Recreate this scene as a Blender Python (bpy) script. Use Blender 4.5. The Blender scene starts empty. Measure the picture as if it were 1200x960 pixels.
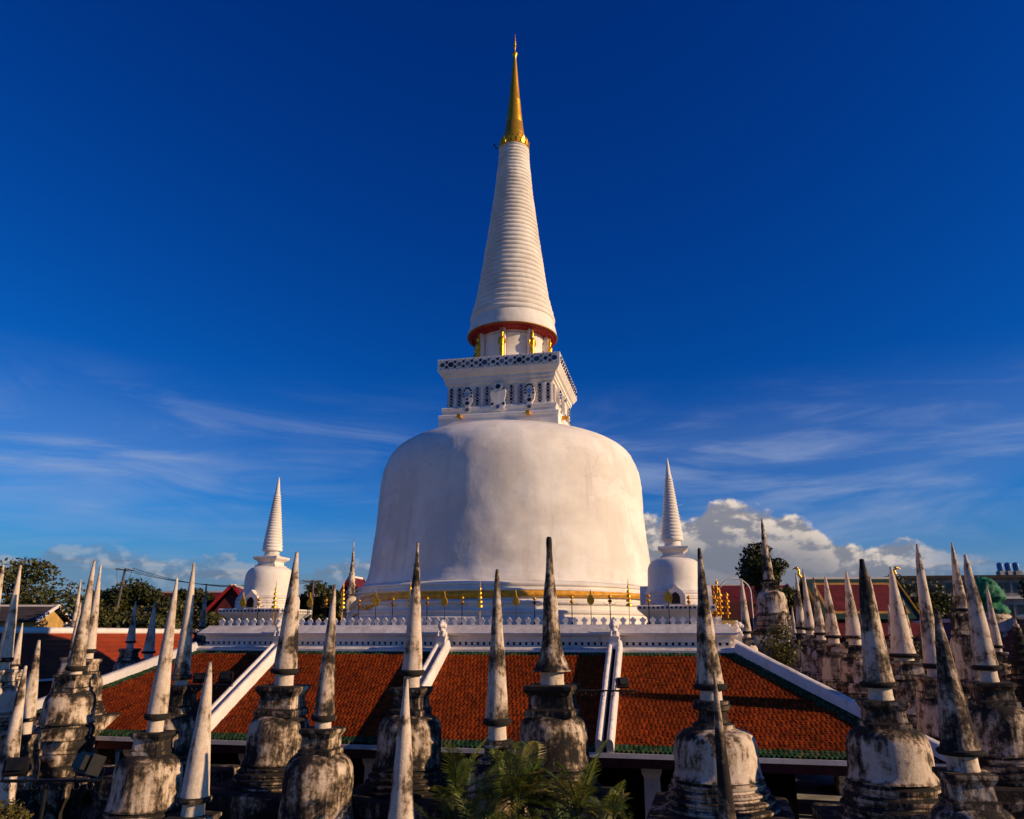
import bpy, math, random
import numpy as np
from mathutils import Vector, Matrix, noise

random.seed(7)
rng = np.random.default_rng(7)
scene = bpy.context.scene
COL = scene.collection
R = math.radians
SKY_STR = 0.10

# ------------------------------------------------------------------ camera
CAMZ = 7.6
cam_d = bpy.data.cameras.new('camera')
cam = bpy.data.objects.new('camera', cam_d); COL.objects.link(cam)
cam_d.sensor_fit = 'HORIZONTAL'; cam_d.sensor_width = 36.0
cam_d.lens = 865.93 / 1200 * 36
cam_d.clip_start = 0.2; cam_d.clip_end = 6000
cam.location = (0, 0, CAMZ)
cam.rotation_euler = (R(90 + 16.922), 0, 0)
scene.camera = cam

# ------------------------------------------------------------------ sun + sky
SUN_AZ = 106.3      # degrees clockwise from +Y (into the picture)
SUN_EL = 19.0
sun_d = bpy.data.lights.new('sun', 'SUN')
sun_d.energy = 5.0; sun_d.angle = R(0.53); sun_d.color = (1.0, 0.72, 0.43)
sun = bpy.data.objects.new('sun', sun_d); COL.objects.link(sun)
sv = Vector((math.sin(R(SUN_AZ)) * math.cos(R(SUN_EL)), math.cos(R(SUN_AZ)) * math.cos(R(SUN_EL)), math.sin(R(SUN_EL))))
sun.rotation_euler = sv.to_track_quat('Z', 'Y').to_euler()

class NT:
    """tiny helper for building node trees"""
    def __init__(s, tree): s.t = tree; s.n = tree.nodes; s.l = tree.links
    def new(s, typ, ins=None, **kw):
        n = s.n.new(typ)
        for k, v in kw.items(): setattr(n, k, v)
        for k, v in (ins or {}).items(): s.put(n.inputs[k], v)
        return n
    def put(s, sock, v):
        if hasattr(v, 'is_output'): s.l.new(v, sock)
        elif v is not None: sock.default_value = v
    def math(s, op, a, b=None, c=None, clamp=False):
        n = s.n.new('ShaderNodeMath'); n.operation = op; n.use_clamp = clamp
        for i, v in enumerate((a, b, c)):
            if v is not None: s.put(n.inputs[i], v)
        return n.outputs[0]
    def vmath(s, op, a, b=None):
        n = s.n.new('ShaderNodeVectorMath'); n.operation = op
        s.put(n.inputs[0], a)
        if b is not None: s.put(n.inputs[1], b)
        return n.outputs[0]
    def noise(s, vec, scale, detail=4, rough=.55, dist=0, out=0):
        n = s.new('ShaderNodeTexNoise', {'Scale': scale, 'Detail': detail, 'Roughness': rough, 'Distortion': dist})
        s.put(n.inputs['Vector'], vec); return n.outputs[out]
    def ramp(s, fac, stops, interp='LINEAR'):
        n = s.n.new('ShaderNodeValToRGB'); cr = n.color_ramp; cr.interpolation = interp
        while len(cr.elements) < len(stops): cr.elements.new(0.5)
        for e, (p, c) in zip(cr.elements, stops):
            e.position = p; e.color = (c, c, c, 1) if not hasattr(c, '__len__') else (*c, 1)
        s.put(n.inputs[0], fac); return n.outputs[0]
    def smooth(s, v, a, b, lo=0., hi=1.):
        n = s.n.new('ShaderNodeMapRange'); n.interpolation_type = 'SMOOTHSTEP'
        s.put(n.inputs[0], v); n.inputs[1].default_value = a; n.inputs[2].default_value = b
        n.inputs[3].default_value = lo; n.inputs[4].default_value = hi
        return n.outputs[0]
    def mix(s, fac, a, b, mode='MIX'):
        n = s.n.new('ShaderNodeMix'); n.data_type = 'RGBA'; n.blend_type = mode
        s.put(n.inputs[0], fac)
        for sock, v in ((n.inputs[6], a), (n.inputs[7], b)):
            if hasattr(v, '__len__') and not hasattr(v, 'is_output') and len(v) == 3: v = (*v, 1)
            s.put(sock, v)
        return n.outputs[2]
    def mapping(s, vec, scale=(1, 1, 1), loc=(0, 0, 0), rot=(0, 0, 0)):
        n = s.new('ShaderNodeMapping'); s.put(n.inputs['Vector'], vec)
        n.inputs['Scale'].default_value = scale; n.inputs['Location'].default_value = loc; n.inputs['Rotation'].default_value = rot
        return n.outputs[0]

world = bpy.data.worlds.new('World'); scene.world = world; world.use_nodes = True
w = NT(world.node_tree); w.n.clear()
sky = w.new('ShaderNodeTexSky'); sky.sky_type = 'NISHITA'; sky.sun_disc = False
sky.sun_elevation = R(SUN_EL); sky.sun_rotation = R(SUN_AZ)
sky.altitude = 300; sky.air_density = 1.0; sky.dust_density = 0.25; sky.ozone_density = 3.0
tc = w.new('ShaderNodeTexCoord').outputs['Generated']
sep = w.new('ShaderNodeSeparateXYZ'); w.put(sep.inputs[0], tc)
DX, DY, DZ = sep.outputs
EL = w.math('MULTIPLY', w.math('ARCSINE', DZ), 180 / math.pi)          # degrees
AZ = w.math('MULTIPLY', w.math('ARCTAN2', DX, DY), 180 / math.pi)      # degrees, 0 = +Y
# deep saturated tropical blue (polarised-looking): Nishita, graded as a whole
sc_ = w.new('ShaderNodeSeparateColor'); w.put(sc_.inputs[0], sky.outputs[0]); cc_ = w.new('ShaderNodeCombineColor')
for i_, (k_, p_) in enumerate(((.012, 2.3), (.262, 1.45), (.90, 1.08))):
    w.put(cc_.inputs[i_], w.math('MULTIPLY', w.math('POWER', sc_.outputs[i_], p_), k_))
skyc = cc_.outputs[0]
# ---- high thin cirrus, on a flat layer overhead so that it foreshortens to the horizon
inv = w.math('DIVIDE', 1.0, w.math('ADD', w.math('MAXIMUM', DZ, 0.0), 0.09))
cmb = w.new('ShaderNodeCombineXYZ'); w.put(cmb.inputs[0], w.math('MULTIPLY', DX, inv)); w.put(cmb.inputs[1], w.math('MULTIPLY', DY, inv))
PL = cmb.outputs[0]
wisp = w.noise(w.mapping(PL, (0.62, 1.25, 1), (4.4, 9.1, 0), (0, 0, R(-32))), 1.15, 10, .60, 1.1)
big = w.noise(w.mapping(PL, (0.28, 0.5, 1), (0.6, 6.2, 0), (0, 0, R(-15))), 1.0, 3, .5, .3)
cir = w.math('MULTIPLY', w.smooth(wisp, .42, .76), w.smooth(big, .34, .58))
cir = w.math('MULTIPLY', cir, w.smooth(EL, 20, 11))
cir = w.math('MULTIPLY', cir, .40)
uvc = w.new('ShaderNodeCombineXYZ'); w.put(uvc.inputs[0], w.math('MULTIPLY', AZ, .055)); w.put(uvc.inputs[1], w.math('MULTIPLY', EL, .11)); uvc.inputs[2].default_value = 7.0
lowv = w.mapping(uvc.outputs[0], (.8, 2.3, 1), (7.6, 2.7, 0), (0, 0, R(9)))
low1 = w.noise(lowv, 1.25, 9, .60, .9)
low2 = w.noise(w.mapping(uvc.outputs[0], (.55, .9, 1), (12.92, 5.1, 0)), 1.0, 3, .5, .4)
band = w.math('MULTIPLY', w.smooth(EL, 3, 7, .35, 1), w.smooth(EL, 19.5, 12))
strk = w.math('MULTIPLY', w.smooth(low1, .40, .74), w.smooth(low2, .36, .60))
strk = w.math('ADD', strk, w.math('MULTIPLY', w.smooth(low2, .40, .66), .28))
cir = w.math('MAXIMUM', cir, w.math('MULTIPLY', strk, band))
hz_ = w.mix(w.smooth(EL, 10, 0.5, 0, .8), skyc, (1.55, 2.25, 3.5))
c1 = w.mix(w.math('MULTIPLY', cir, .46, clamp=True), hz_, (3.3, 4.1, 6.0))
# ---- cumulus bank low over the horizon
def uv(ox=0., oy=0.):
    n = w.new('ShaderNodeCombineXYZ')
    w.put(n.inputs[0], w.math('MULTIPLY_ADD', AZ, 0.105, ox)); w.put(n.inputs[1], w.math('MULTIPLY_ADD', EL, 0.16, oy)); n.inputs[2].default_value = 4.2
    return n.outputs[0]
azn = w.math('MULTIPLY_ADD', AZ, 1 / 360, .5)
hh = w.ramp(azn, [(0.0, .42), (.20, .30), (.36, .52), (.44, .52), (.50, .55), (.515, .72), (.545, .93), (.558, .88), (.572, .62), (.590, .50), (.64, .44), (.75, .50), (.86, .34), (1.0, .42)], 'EASE')
topel = w.math('MULTIPLY', hh, 9.8)
def dens(o):
    a = w.noise(uv(*o), 2.2, 9, .55, .1)
    return a
d0 = dens((0, 0)); d1 = dens((.045, .07))
cv = w.math('ADD', w.math('MULTIPLY', w.math('SUBTRACT', d0, .5), 2.4), w.math('MULTIPLY', w.math('SUBTRACT', topel, EL), .42))
cum = w.smooth(cv, -.04, .22)
flat = w.smooth(EL, 1.0, 3.4, .35, 1)
cum = w.math('MULTIPLY', cum, flat)
gapn = w.noise(w.mapping(uv(3., 7.), (.42, 4.2, 1)), 1.5, 6, .6)
thin = w.smooth(hh, .42, .66, 0, 1)                       # away from the bank only broken grey scraps
cum = w.math('MULTIPLY', cum, w.math('MAXIMUM', thin, w.smooth(gapn, .42, .62, 0, .7)))
lit = w.smooth(w.math('SUBTRACT', d0, d1), -.035, .075)
hgt = w.smooth(w.math('SUBTRACT', topel, EL), 4.5, .2)
lit = w.math('MULTIPLY', w.math('MULTIPLY_ADD', lit, .75, .25), w.math('MULTIPLY_ADD', hgt, .75, .25), clamp=True)
lit = w.math('POWER', lit, 1.7)
shadec = w.mix(thin, (.80, 1.15, 2.0), (1.9, 2.0, 2.5))
cloudc = w.mix(w.math('MULTIPLY', lit, w.math('MULTIPLY_ADD', thin, .78, .22)), shadec, (8.4, 7.1, 5.9))
c2 = w.mix(w.math('MULTIPLY', cum, .93), c1, cloudc)
bg = w.new('ShaderNodeBackground', {'Strength': SKY_STR}); w.put(bg.inputs[0], c2)
wo = w.new('ShaderNodeOutputWorld'); w.put(wo.inputs[0], bg.outputs[0])

scene.view_settings.view_transform = 'Standard'
scene.view_settings.look = 'None'
scene.view_settings.exposure = 0.0
scene.view_settings.gamma = 1.0
scene.view_settings.use_curve_mapping = False

# ------------------------------------------------------------------ materials
MATS = {}
def newmat(name):
    m = bpy.data.materials.new(name); m.use_nodes = True
    t = NT(m.node_tree); t.n.clear()
    o = t.new('ShaderNodeOutputMaterial'); b = t.new('ShaderNodeBsdfPrincipled')
    t.l.new(b.outputs[0], o.inputs[0]); MATS[name] = m
    return m, t, b
def bump(t, b, h, strength=.3, dist=.02):
    n = t.new('ShaderNodeBump', {'Strength': strength, 'Distance': dist}); t.put(n.inputs['Height'], h); t.put(b.inputs['Normal'], n.outputs[0])
def wpos(t): return t.new('ShaderNodeNewGeometry').outputs['Position']
def simple(name, col, rough=.7, metal=0., var=.25, scale=2.5, bumpk=.15, spec=.3):
    m, t, b = newmat(name); p = wpos(t)
    n = t.noise(p, scale, 6, .6)
    dark = tuple(c * (1 - var) for c in col); lite = tuple(min(1, c * (1 + var * .6)) for c in col)
    t.put(b.inputs['Base Color'], t.mix(t.smooth(n, .3, .7), dark, lite))
    b.inputs['Roughness'].default_value = rough; b.inputs['Metallic'].default_value = metal
    b.inputs['Specular IOR Level'].default_value = spec
    if bumpk: bump(t, b, t.noise(p, scale * 9, 5, .6), bumpk, .01)
    return m
def attrmat(name, rough=.6, spec=.3, scale=6, var=.3, bumpk=.1, transl=0):
    m, t, b = newmat(name); p = wpos(t)
    a = t.new('ShaderNodeAttribute', attribute_name='Col').outputs['Color']
    n = t.noise(p, scale, 4, .6)
    k = t.smooth(n, .25, .75, 1 - var, 1 + var * .5)
    cmb = t.new('ShaderNodeCombineColor'); [t.put(cmb.inputs[i], k) for i in range(3)]
    c = t.mix(1., a, cmb.outputs[0], 'MULTIPLY')
    t.put(b.inputs['Base Color'], c)
    b.inputs['Roughness'].default_value = rough; b.inputs['Specular IOR Level'].default_value = spec
    if transl:
        tr = t.new('ShaderNodeBsdfTranslucent'); t.put(tr.inputs[0], c)
        mx = t.new('ShaderNodeMixShader', {0: transl}); t.l.new(b.outputs[0], mx.inputs[1]); t.l.new(tr.outputs[0], mx.inputs[2])
        out = [n_ for n_ in t.n if n_.type == 'OUTPUT_MATERIAL'][0]; t.l.new(mx.outputs[0], out.inputs[0])
    elif bumpk: bump(t, b, t.noise(p, scale * 6, 4, .6), bumpk, .01)
    return m

# lime-washed masonry of the great stupa: broad blotches, faint runs, trowel unevenness
m, t, b = newmat('limewash'); p = wpos(t)
blot = t.noise(p, .35, 6, .6, .4); runs = t.noise(t.mapping(p, (1.6, 1.6, .16)), 1.0, 7, .65); fine = t.noise(p, 5, 6, .65)
c = t.mix(t.smooth(blot, .35, .68), (.71, .64, .555), (.87, .81, .715))
c = t.mix(t.smooth(runs, .52, .74, 0, .42), c, (.47, .42, .38))
c = t.mix(t.smooth(fine, .58, .76, 0, .25), c, (.52, .47, .42))
course = t.noise(t.mapping(p, (.25, .25, 2.6)), 1.0, 4, .6)
c = t.mix(t.smooth(course, .56, .75, 0, .22), c, (.60, .54, .49))
vn = t.new('ShaderNodeTexVoronoi', {'Scale': .55}, feature='DISTANCE_TO_EDGE'); nz_ = t.noise(p, 1.6, 5, .6, 0, 1)
t.put(vn.inputs['Vector'], t.vmath('ADD', p, nz_))
crk = t.math('MULTIPLY', t.smooth(vn.outputs['Distance'], .016, .004), t.smooth(t.noise(p, .30, 3, .5), .52, .62, 0, .26))
c = t.mix(crk, c, (.34, .29, .25))
patch = t.math('MULTIPLY', t.smooth(t.noise(t.mapping(p, (1, 1, 1.6), (5, 3, 1)), .42, 3, .45, .2), .60, .615, 0, .30), 1.0)
c = t.mix(patch, c, (.88, .84, .78))
t.put(b.inputs['Base Color'], c); b.inputs['Roughness'].default_value = .78; b.inputs['Specular IOR Level'].default_value = .2
bump(t, b, t.math('ADD', t.noise(p, 1.1, 5, .55), t.math('MULTIPLY', fine, .18)), .22, .12)

# painted masonry trim (terrace, ridges, corner stupas)
m, t, b = newmat('white_paint'); p = wpos(t)
n1 = t.noise(p, .8, 6, .6); n2 = t.noise(t.mapping(p, (2.5, 2.5, .5)), 1.3, 6, .65)
c = t.mix(t.smooth(n1, .3, .7), (.67, .595, .54), (.81, .735, .67))
c = t.mix(t.smooth(n2, .54, .76, 0, .6), c, (.36, .31, .27))
upz = t.new('ShaderNodeSeparateXYZ'); t.put(upz.inputs[0], t.new('ShaderNodeNewGeometry').outputs['Normal'])
c = t.mix(t.math('MULTIPLY', t.smooth(upz.outputs[2], .35, .9), t.smooth(t.noise(p, 2.2, 7, .7, .4), .40, .68, 0, .55)), c, (.24, .21, .18))
t.put(b.inputs['Base Color'], c); b.inputs['Roughness'].default_value = .7; b.inputs['Specular IOR Level'].default_value = .25
bump(t, b, t.noise(p, 7, 6, .6), .2, .02)

# weathered lime plaster of the small stupas: cream, lichen grey, black mould; object colour R = how mouldy, G = phase, B = warm
m, t, b = newmat('weathered_plaster'); p = wpos(t)
oi = t.new('ShaderNodeObjectInfo')
osep = t.new('ShaderNodeSeparateColor'); t.put(osep.inputs[0], oi.outputs['Color'])
dirt, phase, warm = osep.outputs
cmb = t.new('ShaderNodeCombineXYZ'); [t.put(cmb.inputs[i], t.math('MULTIPLY', phase, 37.)) for i in range(3)]
pp = t.vmath('ADD', p, cmb.outputs[0])
nb = t.noise(pp, .95, 8, .62, .5)
ns = t.noise(t.mapping(pp, (4.2, 4.2, .55)), 1.2, 8, .68)
nf = t.noise(pp, 7.5, 7, .7)
nsep = t.new('ShaderNodeSeparateXYZ'); t.put(nsep.inputs[0], t.new('ShaderNodeNewGeometry').outputs['Normal'])
up = t.smooth(nsep.outputs[2], .15, .8, 0, .10)
f_ = t.math('ADD', t.math('MULTIPLY', nb, .62), t.math('MULTIPLY', ns, .38))
f_ = t.math('ADD', f_, t.math('MULTIPLY', t.math('SUBTRACT', nf, .5), .26))
f_ = t.math('MULTIPLY_ADD', f_, 1.28, -.14)
f_ = t.math('ADD', f_, t.math('MULTIPLY_ADD', dirt, .46, -.23))
f_ = t.math('ADD', f_, up)
clean = t.mix(t.smooth(nf, .35, .7), (.58, .46, .34), (.76, .65, .51))
clean = t.mix(t.math('MULTIPLY', warm, .55), clean, (.62, .46, .39))
c = t.mix(t.smooth(f_, .41, .49, 0, .8), clean, (.34, .24, .15))
c = t.mix(t.smooth(f_, .475, .535), c, (.135, .095, .062))
c = t.mix(t.smooth(f_, .53, .60), c, (.026, .022, .019))
t.put(b.inputs['Base Color'], c); b.inputs['Roughness'].default_value = .92; b.inputs['Specular IOR Level'].default_value = .15
bump(t, b, t.math('ADD', nf, t.math('MULTIPLY', t.noise(pp, 28, 4, .6), .4)), .65, .035)

# dark weathered stone bases
simple('sooty_masonry', (.11, .085, .065), .95, 0, .65, 1.6, .6, .1)
attrmat('glazed_tile', .75, .08, 3.0, .35, .12)
attrmat('porcelain_inlay', .15, .5, 9, .2, 0)
attrmat('leaf', .5, .25, 1.2, .45, 0, .25)
attrmat('frond', .45, .35, 4, .35, 0, .2)
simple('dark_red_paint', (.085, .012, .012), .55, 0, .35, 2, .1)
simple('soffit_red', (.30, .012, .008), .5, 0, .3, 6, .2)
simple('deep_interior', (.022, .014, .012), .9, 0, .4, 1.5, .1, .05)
simple('roof_underlay', (.10, .028, .012), .85, 0, .3, 2, .1)
simple('gold_leaf', (.95, .46, .03), .36, .75, .18, 5, .15)
simple('old_gold', (.75, .36, .03), .45, .7, .35, 7, .2)
simple('rim_gilt', (.34, .13, .02), .55, .3, .3, 5, .1)
simple('robe_silk', (.78, .35, .015), .45, 0, .35, 3, .15, .5)
simple('black_metal', (.012, .012, .013), .45, .3, .4, 6, .05)
simple('lamp_glass', (.75, .62, .42), .2, 0, .1, 6, 0, .5)
simple('bark', (.085, .06, .042), .95, 0, .45, 5, .6, .1)
simple('palm_stem', (.10, .085, .04), .8, 0, .45, 6, .4, .1)
simple('maroon_roof', (.13, .014, .012), .6, 0, .35, 1.0, .25)
simple('orange_roof', (.28, .040, .009), .7, 0, .28, .55, .35, .2)
simple('brown_roof', (.055, .042, .036), .8, 0, .4, 1.0, .3)
simple('ochre_wall', (.55, .33, .10), .85, 0, .3, .6, .15)
simple('grey_concrete', (.30, .29, .28), .9, 0, .35, .8, .25)
simple('old_concrete_pole', (.10, .085, .075), .9, 0, .35, 2, .25)
simple('dark_glass', (.02, .025, .03), .12, 0, .3, 1, 0, .5)
simple('tank_blue', (.05, .19, .42), .4, 0, .15, 1, 0)
simple('net_green', (.008, .14, .062), .7, 0, .5, 2.5, .5)
simple('roof_green', (.02, .05, .03), .5, 0, .3, 2, .1)
simple('roof_gold_band', (.42, .20, .05), .5, 0, .3, 2, .1)
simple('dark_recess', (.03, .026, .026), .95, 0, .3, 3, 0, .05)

m, t, b = newmat('paving'); p = wpos(t)
n1 = t.noise(p, .25, 7, .6); n2 = t.noise(p, 3.5, 6, .65)
c = t.mix(t.smooth(n1, .35, .65), (.10, .085, .065), (.24, .21, .17)); c = t.mix(t.smooth(n2, .5, .75, 0, .6), c, (.06, .055, .04))
t.put(b.inputs['Base Color'], c); b.inputs['Roughness'].default_value = .95; bump(t, b, n2, .4, .03)
m, t, b = newmat('far_ground'); p = wpos(t)
n1 = t.noise(p, .02, 8, .65)
c = t.mix(t.smooth(n1, .4, .6), (.05, .07, .03), (.15, .13, .08))
t.put(b.inputs['Base Color'], c); b.inputs['Roughness'].default_value = .95

# ------------------------------------------------------------------ geometry helpers
class MB:
    """collects shapes; build() links them as ONE mesh object"""
    def __init__(s): s.v = []; s.f = []; s.c = []; s.smooth = False
    def add(s, verts, faces, col=None):
        o = len(s.v); s.v.extend([tuple(q) for q in verts]); s.f.extend([[i + o for i in f] for f in faces])
        if col is not None: s.c.extend([col] * len(faces))
        return s
    def box(s, x0, x1, y0, y1, z0, z1, col=None):
        v = [(x, y, z) for z in (z0, z1) for y in (y0, y1) for x in (x0, x1)]
        return s.add(v, [(0, 2, 3, 1), (4, 5, 7, 6), (0, 1, 5, 4), (2, 6, 7, 3), (0, 4, 6, 2), (1, 3, 7, 5)], col)
    def square(s, prof, cx=0, cy=0, rot=0, col=None, cap=True, wob=0., seed=0, sub=1):
        """square loft through (half width, z); half may be a pair; wob wears the faces and edges"""
        v = []; f = []; ca, sa = math.cos(rot), math.sin(rot); m = 4 * sub
        for h, z in prof:
            hx, hy = h if hasattr(h, '__len__') else (h, h)
            cs = ((-1, -1), (1, -1), (1, 1), (-1, 1))
            for k in range(4):
                for q in range(sub):
                    t_ = q / sub; sx = cs[k][0] + (cs[(k + 1) % 4][0] - cs[k][0]) * t_; sy = cs[k][1] + (cs[(k + 1) % 4][1] - cs[k][1]) * t_
                    x, y, zz_ = sx * hx, sy * hy, z
                    if wob:
                        n_ = Vector((x * 2.1 + seed * 5.3, y * 2.1, z * 2.3)); d_ = wob * (noise.noise(n_) + .7 * noise.noise(n_ * 2.9)) - (wob * 1.1 if q == 0 else 0)
                        x += sx * d_; y += sy * d_; zz_ += .5 * wob * noise.noise(n_ * 1.7 + Vector((9, 0, 0)))
                    v.append((cx + x * ca - y * sa, cy + x * sa + y * ca, zz_))
        n = len(prof)
        for i in range(n - 1):
            for k in range(m): f.append((i * m + k, i * m + (k + 1) % m, i * m + m + (k + 1) % m, i * m + m + k))
        if cap: f.append(tuple(reversed(range(m)))); f.append(tuple(range((n - 1) * m, n * m)))
        return s.add(v, f, col)
    def lathe(s, prof, seg=32, cx=0, cy=0, wob=0., seed=0, col=None, cap=True):
        v = []; f = []
        for r, z in prof:
            for k in range(seg):
                a = 2 * math.pi * k / seg; rr = r
                if wob and r > 1e-4:
                    q = Vector((math.cos(a) * r * 1.3 + seed * 7.1, math.sin(a) * r * 1.3, z * 1.1))
                    rr = r + wob * (noise.noise(q) + .6 * noise.noise(q * 2.7) + .45 * noise.noise(q * 6.5))
                v.append((cx + rr * math.cos(a), cy + rr * math.sin(a), z))
        n = len(prof)
        for i in range(n - 1):
            for k in range(seg):
                k2 = (k + 1) % seg; f.append((i * seg + k, i * seg + k2, i * seg + seg + k2, i * seg + seg + k))
        if cap: f.append(tuple(reversed(range(seg)))); f.append(tuple(range((n - 1) * seg, n * seg)))
        return s.add(v, f, col)
    def tube(s, pts, rads, seg=8, col=None):
        pts = [Vector(q) for q in pts]; n = len(pts); v = []; f = []
        if not hasattr(rads, '__len__'): rads = [rads] * n
        for i, q in enumerate(pts):
            d = (pts[min(i + 1, n - 1)] - pts[max(i - 1, 0)]).normalized()
            up = Vector((0, 0, 1)) if abs(d.z) < .9 else Vector((1, 0, 0))
            a = d.cross(up).normalized(); b = a.cross(d)
            for k in range(seg):
                t_ = 2 * math.pi * k / seg; v.append(q + (a * math.cos(t_) + b * math.sin(t_)) * rads[i])
        for i in range(n - 1):
            for k in range(seg): f.append((i * seg + k, i * seg + (k + 1) % seg, i * seg + seg + (k + 1) % seg, i * seg + seg + k))
        f.append(tuple(reversed(range(seg)))); f.append(tuple(range((n - 1) * seg, n * seg)))
        return s.add(v, f, col)
    def ball(s, c, r, seg=10, rings=7, col=None, M=None):
        rx, ry, rz = r if hasattr(r, '__len__') else (r, r, r); v = []; f = []
        for i in range(1, rings):
            ph = math.pi * i / rings
            for k in range(seg):
                a = 2 * math.pi * k / seg; v.append((rx * math.sin(ph) * math.cos(a), ry * math.sin(ph) * math.sin(a), -rz * math.cos(ph)))
        v.append((0, 0, -rz)); v.append((0, 0, rz)); b0, b1 = len(v) - 2, len(v) - 1
        for i in range(rings - 2):
            for k in range(seg): f.append((i * seg + k, i * seg + (k + 1) % seg, i * seg + seg + (k + 1) % seg, i * seg + seg + k))
        for k in range(seg): f.append((b0, (k + 1) % seg, k)); f.append((b1, (rings - 2) * seg + k, (rings - 2) * seg + (k + 1) % seg))
        vv = [Vector(q) for q in v]
        if M is not None: vv = [M @ q for q in vv]
        return s.add([q + Vector(c) for q in vv], f, col)
    def prism(s, outline, o, ux, uz, depth, col=None):
        """outline in (u, w) set up at o on axes ux, uz and thickened by the vector depth"""
        o, ux, uz, dp = Vector(o), Vector(ux), Vector(uz), Vector(depth); n = len(outline)
        a = [o + ux * u + uz * q for u, q in outline]; bb = [q + dp for q in a]
        f = [tuple(range(n)), tuple(reversed(range(n, 2 * n)))] + [(i, n + i, n + (i + 1) % n, (i + 1) % n) for i in range(n)]
        return s.add(a + bb, f, col)
    def bar(s, p0, p1, wx, wz, col=None):
        p0, p1 = Vector(p0), Vector(p1); d = (p1 - p0).normalized()
        side = d.cross(Vector((0, 0, 1)));
        if side.length < 1e-4: side = Vector((1, 0, 0))
        side.normalize(); u = side.cross(d)
        v = []
        for q in (p0, p1):
            for a, b in ((-1, -1), (1, -1), (1, 1), (-1, 1)): v.append(q + side * (a * wx / 2) + u * (b * wz / 2))
        return s.add(v, [(3, 2, 1, 0), (4, 5, 6, 7), (0, 1, 5, 4), (1, 2, 6, 5), (2, 3, 7, 6), (3, 0, 4, 7)], col)
    def mesh(s, name):
        me = bpy.data.meshes.new(name); me.from_pydata(s.v, [], s.f); me.update()
        if s.c and len(s.c) == len(s.f):
            at = me.attributes.new('Col', 'FLOAT_COLOR', 'FACE')
            at.data.foreach_set('color', np.array([(*c, 1.) for c in s.c], dtype=np.float32).ravel())
        return me
    def build(s, name, mat, parent=None, smooth=None, loc=None):
        me = s.mesh(name); me.materials.append(MATS[mat])
        if smooth:
            me.shade_smooth(); me.set_sharp_from_angle(angle=R(smooth))
        o = bpy.data.objects.new(name, me); COL.objects.link(o)
        if parent is not None: o.parent = parent
        if loc is not None: o.location = loc
        return o

def tag(o, label=None, cat=None, group=None, kind=None):
    if label: o['label'] = label
    if cat: o['category'] = cat
    if group: o['group'] = group
    if kind: o['kind'] = kind
    return o
def thing(name, label, cat, loc=(0, 0, 0), rz=0., group=None):
    o = bpy.data.objects.new(name, None); COL.objects.link(o)
    o.empty_display_size = .3; o.location = loc; o.rotation_euler = (0, 0, rz)
    return tag(o, label, cat, group)
def copy_tree(o, parent=None):
    c = o.copy(); COL.objects.link(c)
    if parent is not None: c.parent = parent
    for ch in list(o.children): copy_tree(ch, c)
    return c
def spline(pts, n=6):
    """Catmull-Rom through 2-D points"""
    out = []; P = [pts[0]] + list(pts) + [pts[-1]]
    for i in range(1, len(P) - 2):
        p0, p1, p2, p3 = (np.array(P[j], float) for j in (i - 1, i, i + 1, i + 2))
        for k in range(n):
            t_ = k / n
            out.append(tuple(.5 * ((2 * p1) + (-p0 + p2) * t_ + (2 * p0 - 5 * p1 + 4 * p2 - p3) * t_ ** 2 + (-p0 + 3 * p1 - 3 * p2 + p3) * t_ ** 3)))
    out.append(tuple(pts[-1])); return out

PHI = R(12.438)                       # the precinct is turned a little against the view
CEN = Vector((-.237, 48., 0))
E1 = Vector((math.cos(PHI), -math.sin(PHI), 0)); E2 = Vector((math.sin(PHI), math.cos(PHI), 0))
def at(a, b, z=0): return CEN + E1 * a + E2 * b + Vector((0, 0, z))
Z0 = CAMZ

# ------------------------------------------------------------------ ground
mb = MB(); mb.add([(-2500, -600, -.06), (2500, -600, -.06), (2500, 4500, -.06), (-2500, 4500, -.06)], [(0, 1, 2, 3)])
tag(mb.build('ground', 'far_ground'), kind='structure')
mb = MB(); q = [at(-37, -60, 0), at(37, -60, 0), at(37, 52, 0), at(-37, 52, 0)]
mb.add(q, [(0, 1, 2, 3)])
tag(mb.build('courtyard_paving', 'paving'), kind='structure')

# ------------------------------------------------------------------ roofed gallery round the terrace
ST, SE = 12.86, 18.70                 # half widths of roof top and eave
ZT, ZE = Z0 - .68, Z0 - 3.89
gal = thing('roofed_gallery', 'long low gallery with red tiled hipped roof, green tile border and white ridges', 'building', CEN, -PHI)
SIDES = [(0, 'front'), (1, 'right'), (2, 'back'), (3, 'left')]
def side_mat(k): return Matrix.Rotation(k * math.pi / 2, 3, 'Z')     # 0: faces -b, 1: faces +a, ...
slope_n = Vector((0, -(ZT - ZE), SE - ST)).normalized()
slope_d = Vector((0, -(SE - ST), -(ZT - ZE))).normalized()             # down the slope
slope_len = math.hypot(SE - ST, ZT - ZE)
RED = [(.26, .040, .004), (.21, .030, .004), (.30, .050, .005), (.17, .025, .004), (.24, .044, .006), (.28, .040, .004)]
GRN = [(.03, .085, .03), (.02, .06, .022), (.05, .11, .045), (.028, .075, .04), (.10, .11, .045)]
TW, TE = .165, .125                    # tile width, exposed length
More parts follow.
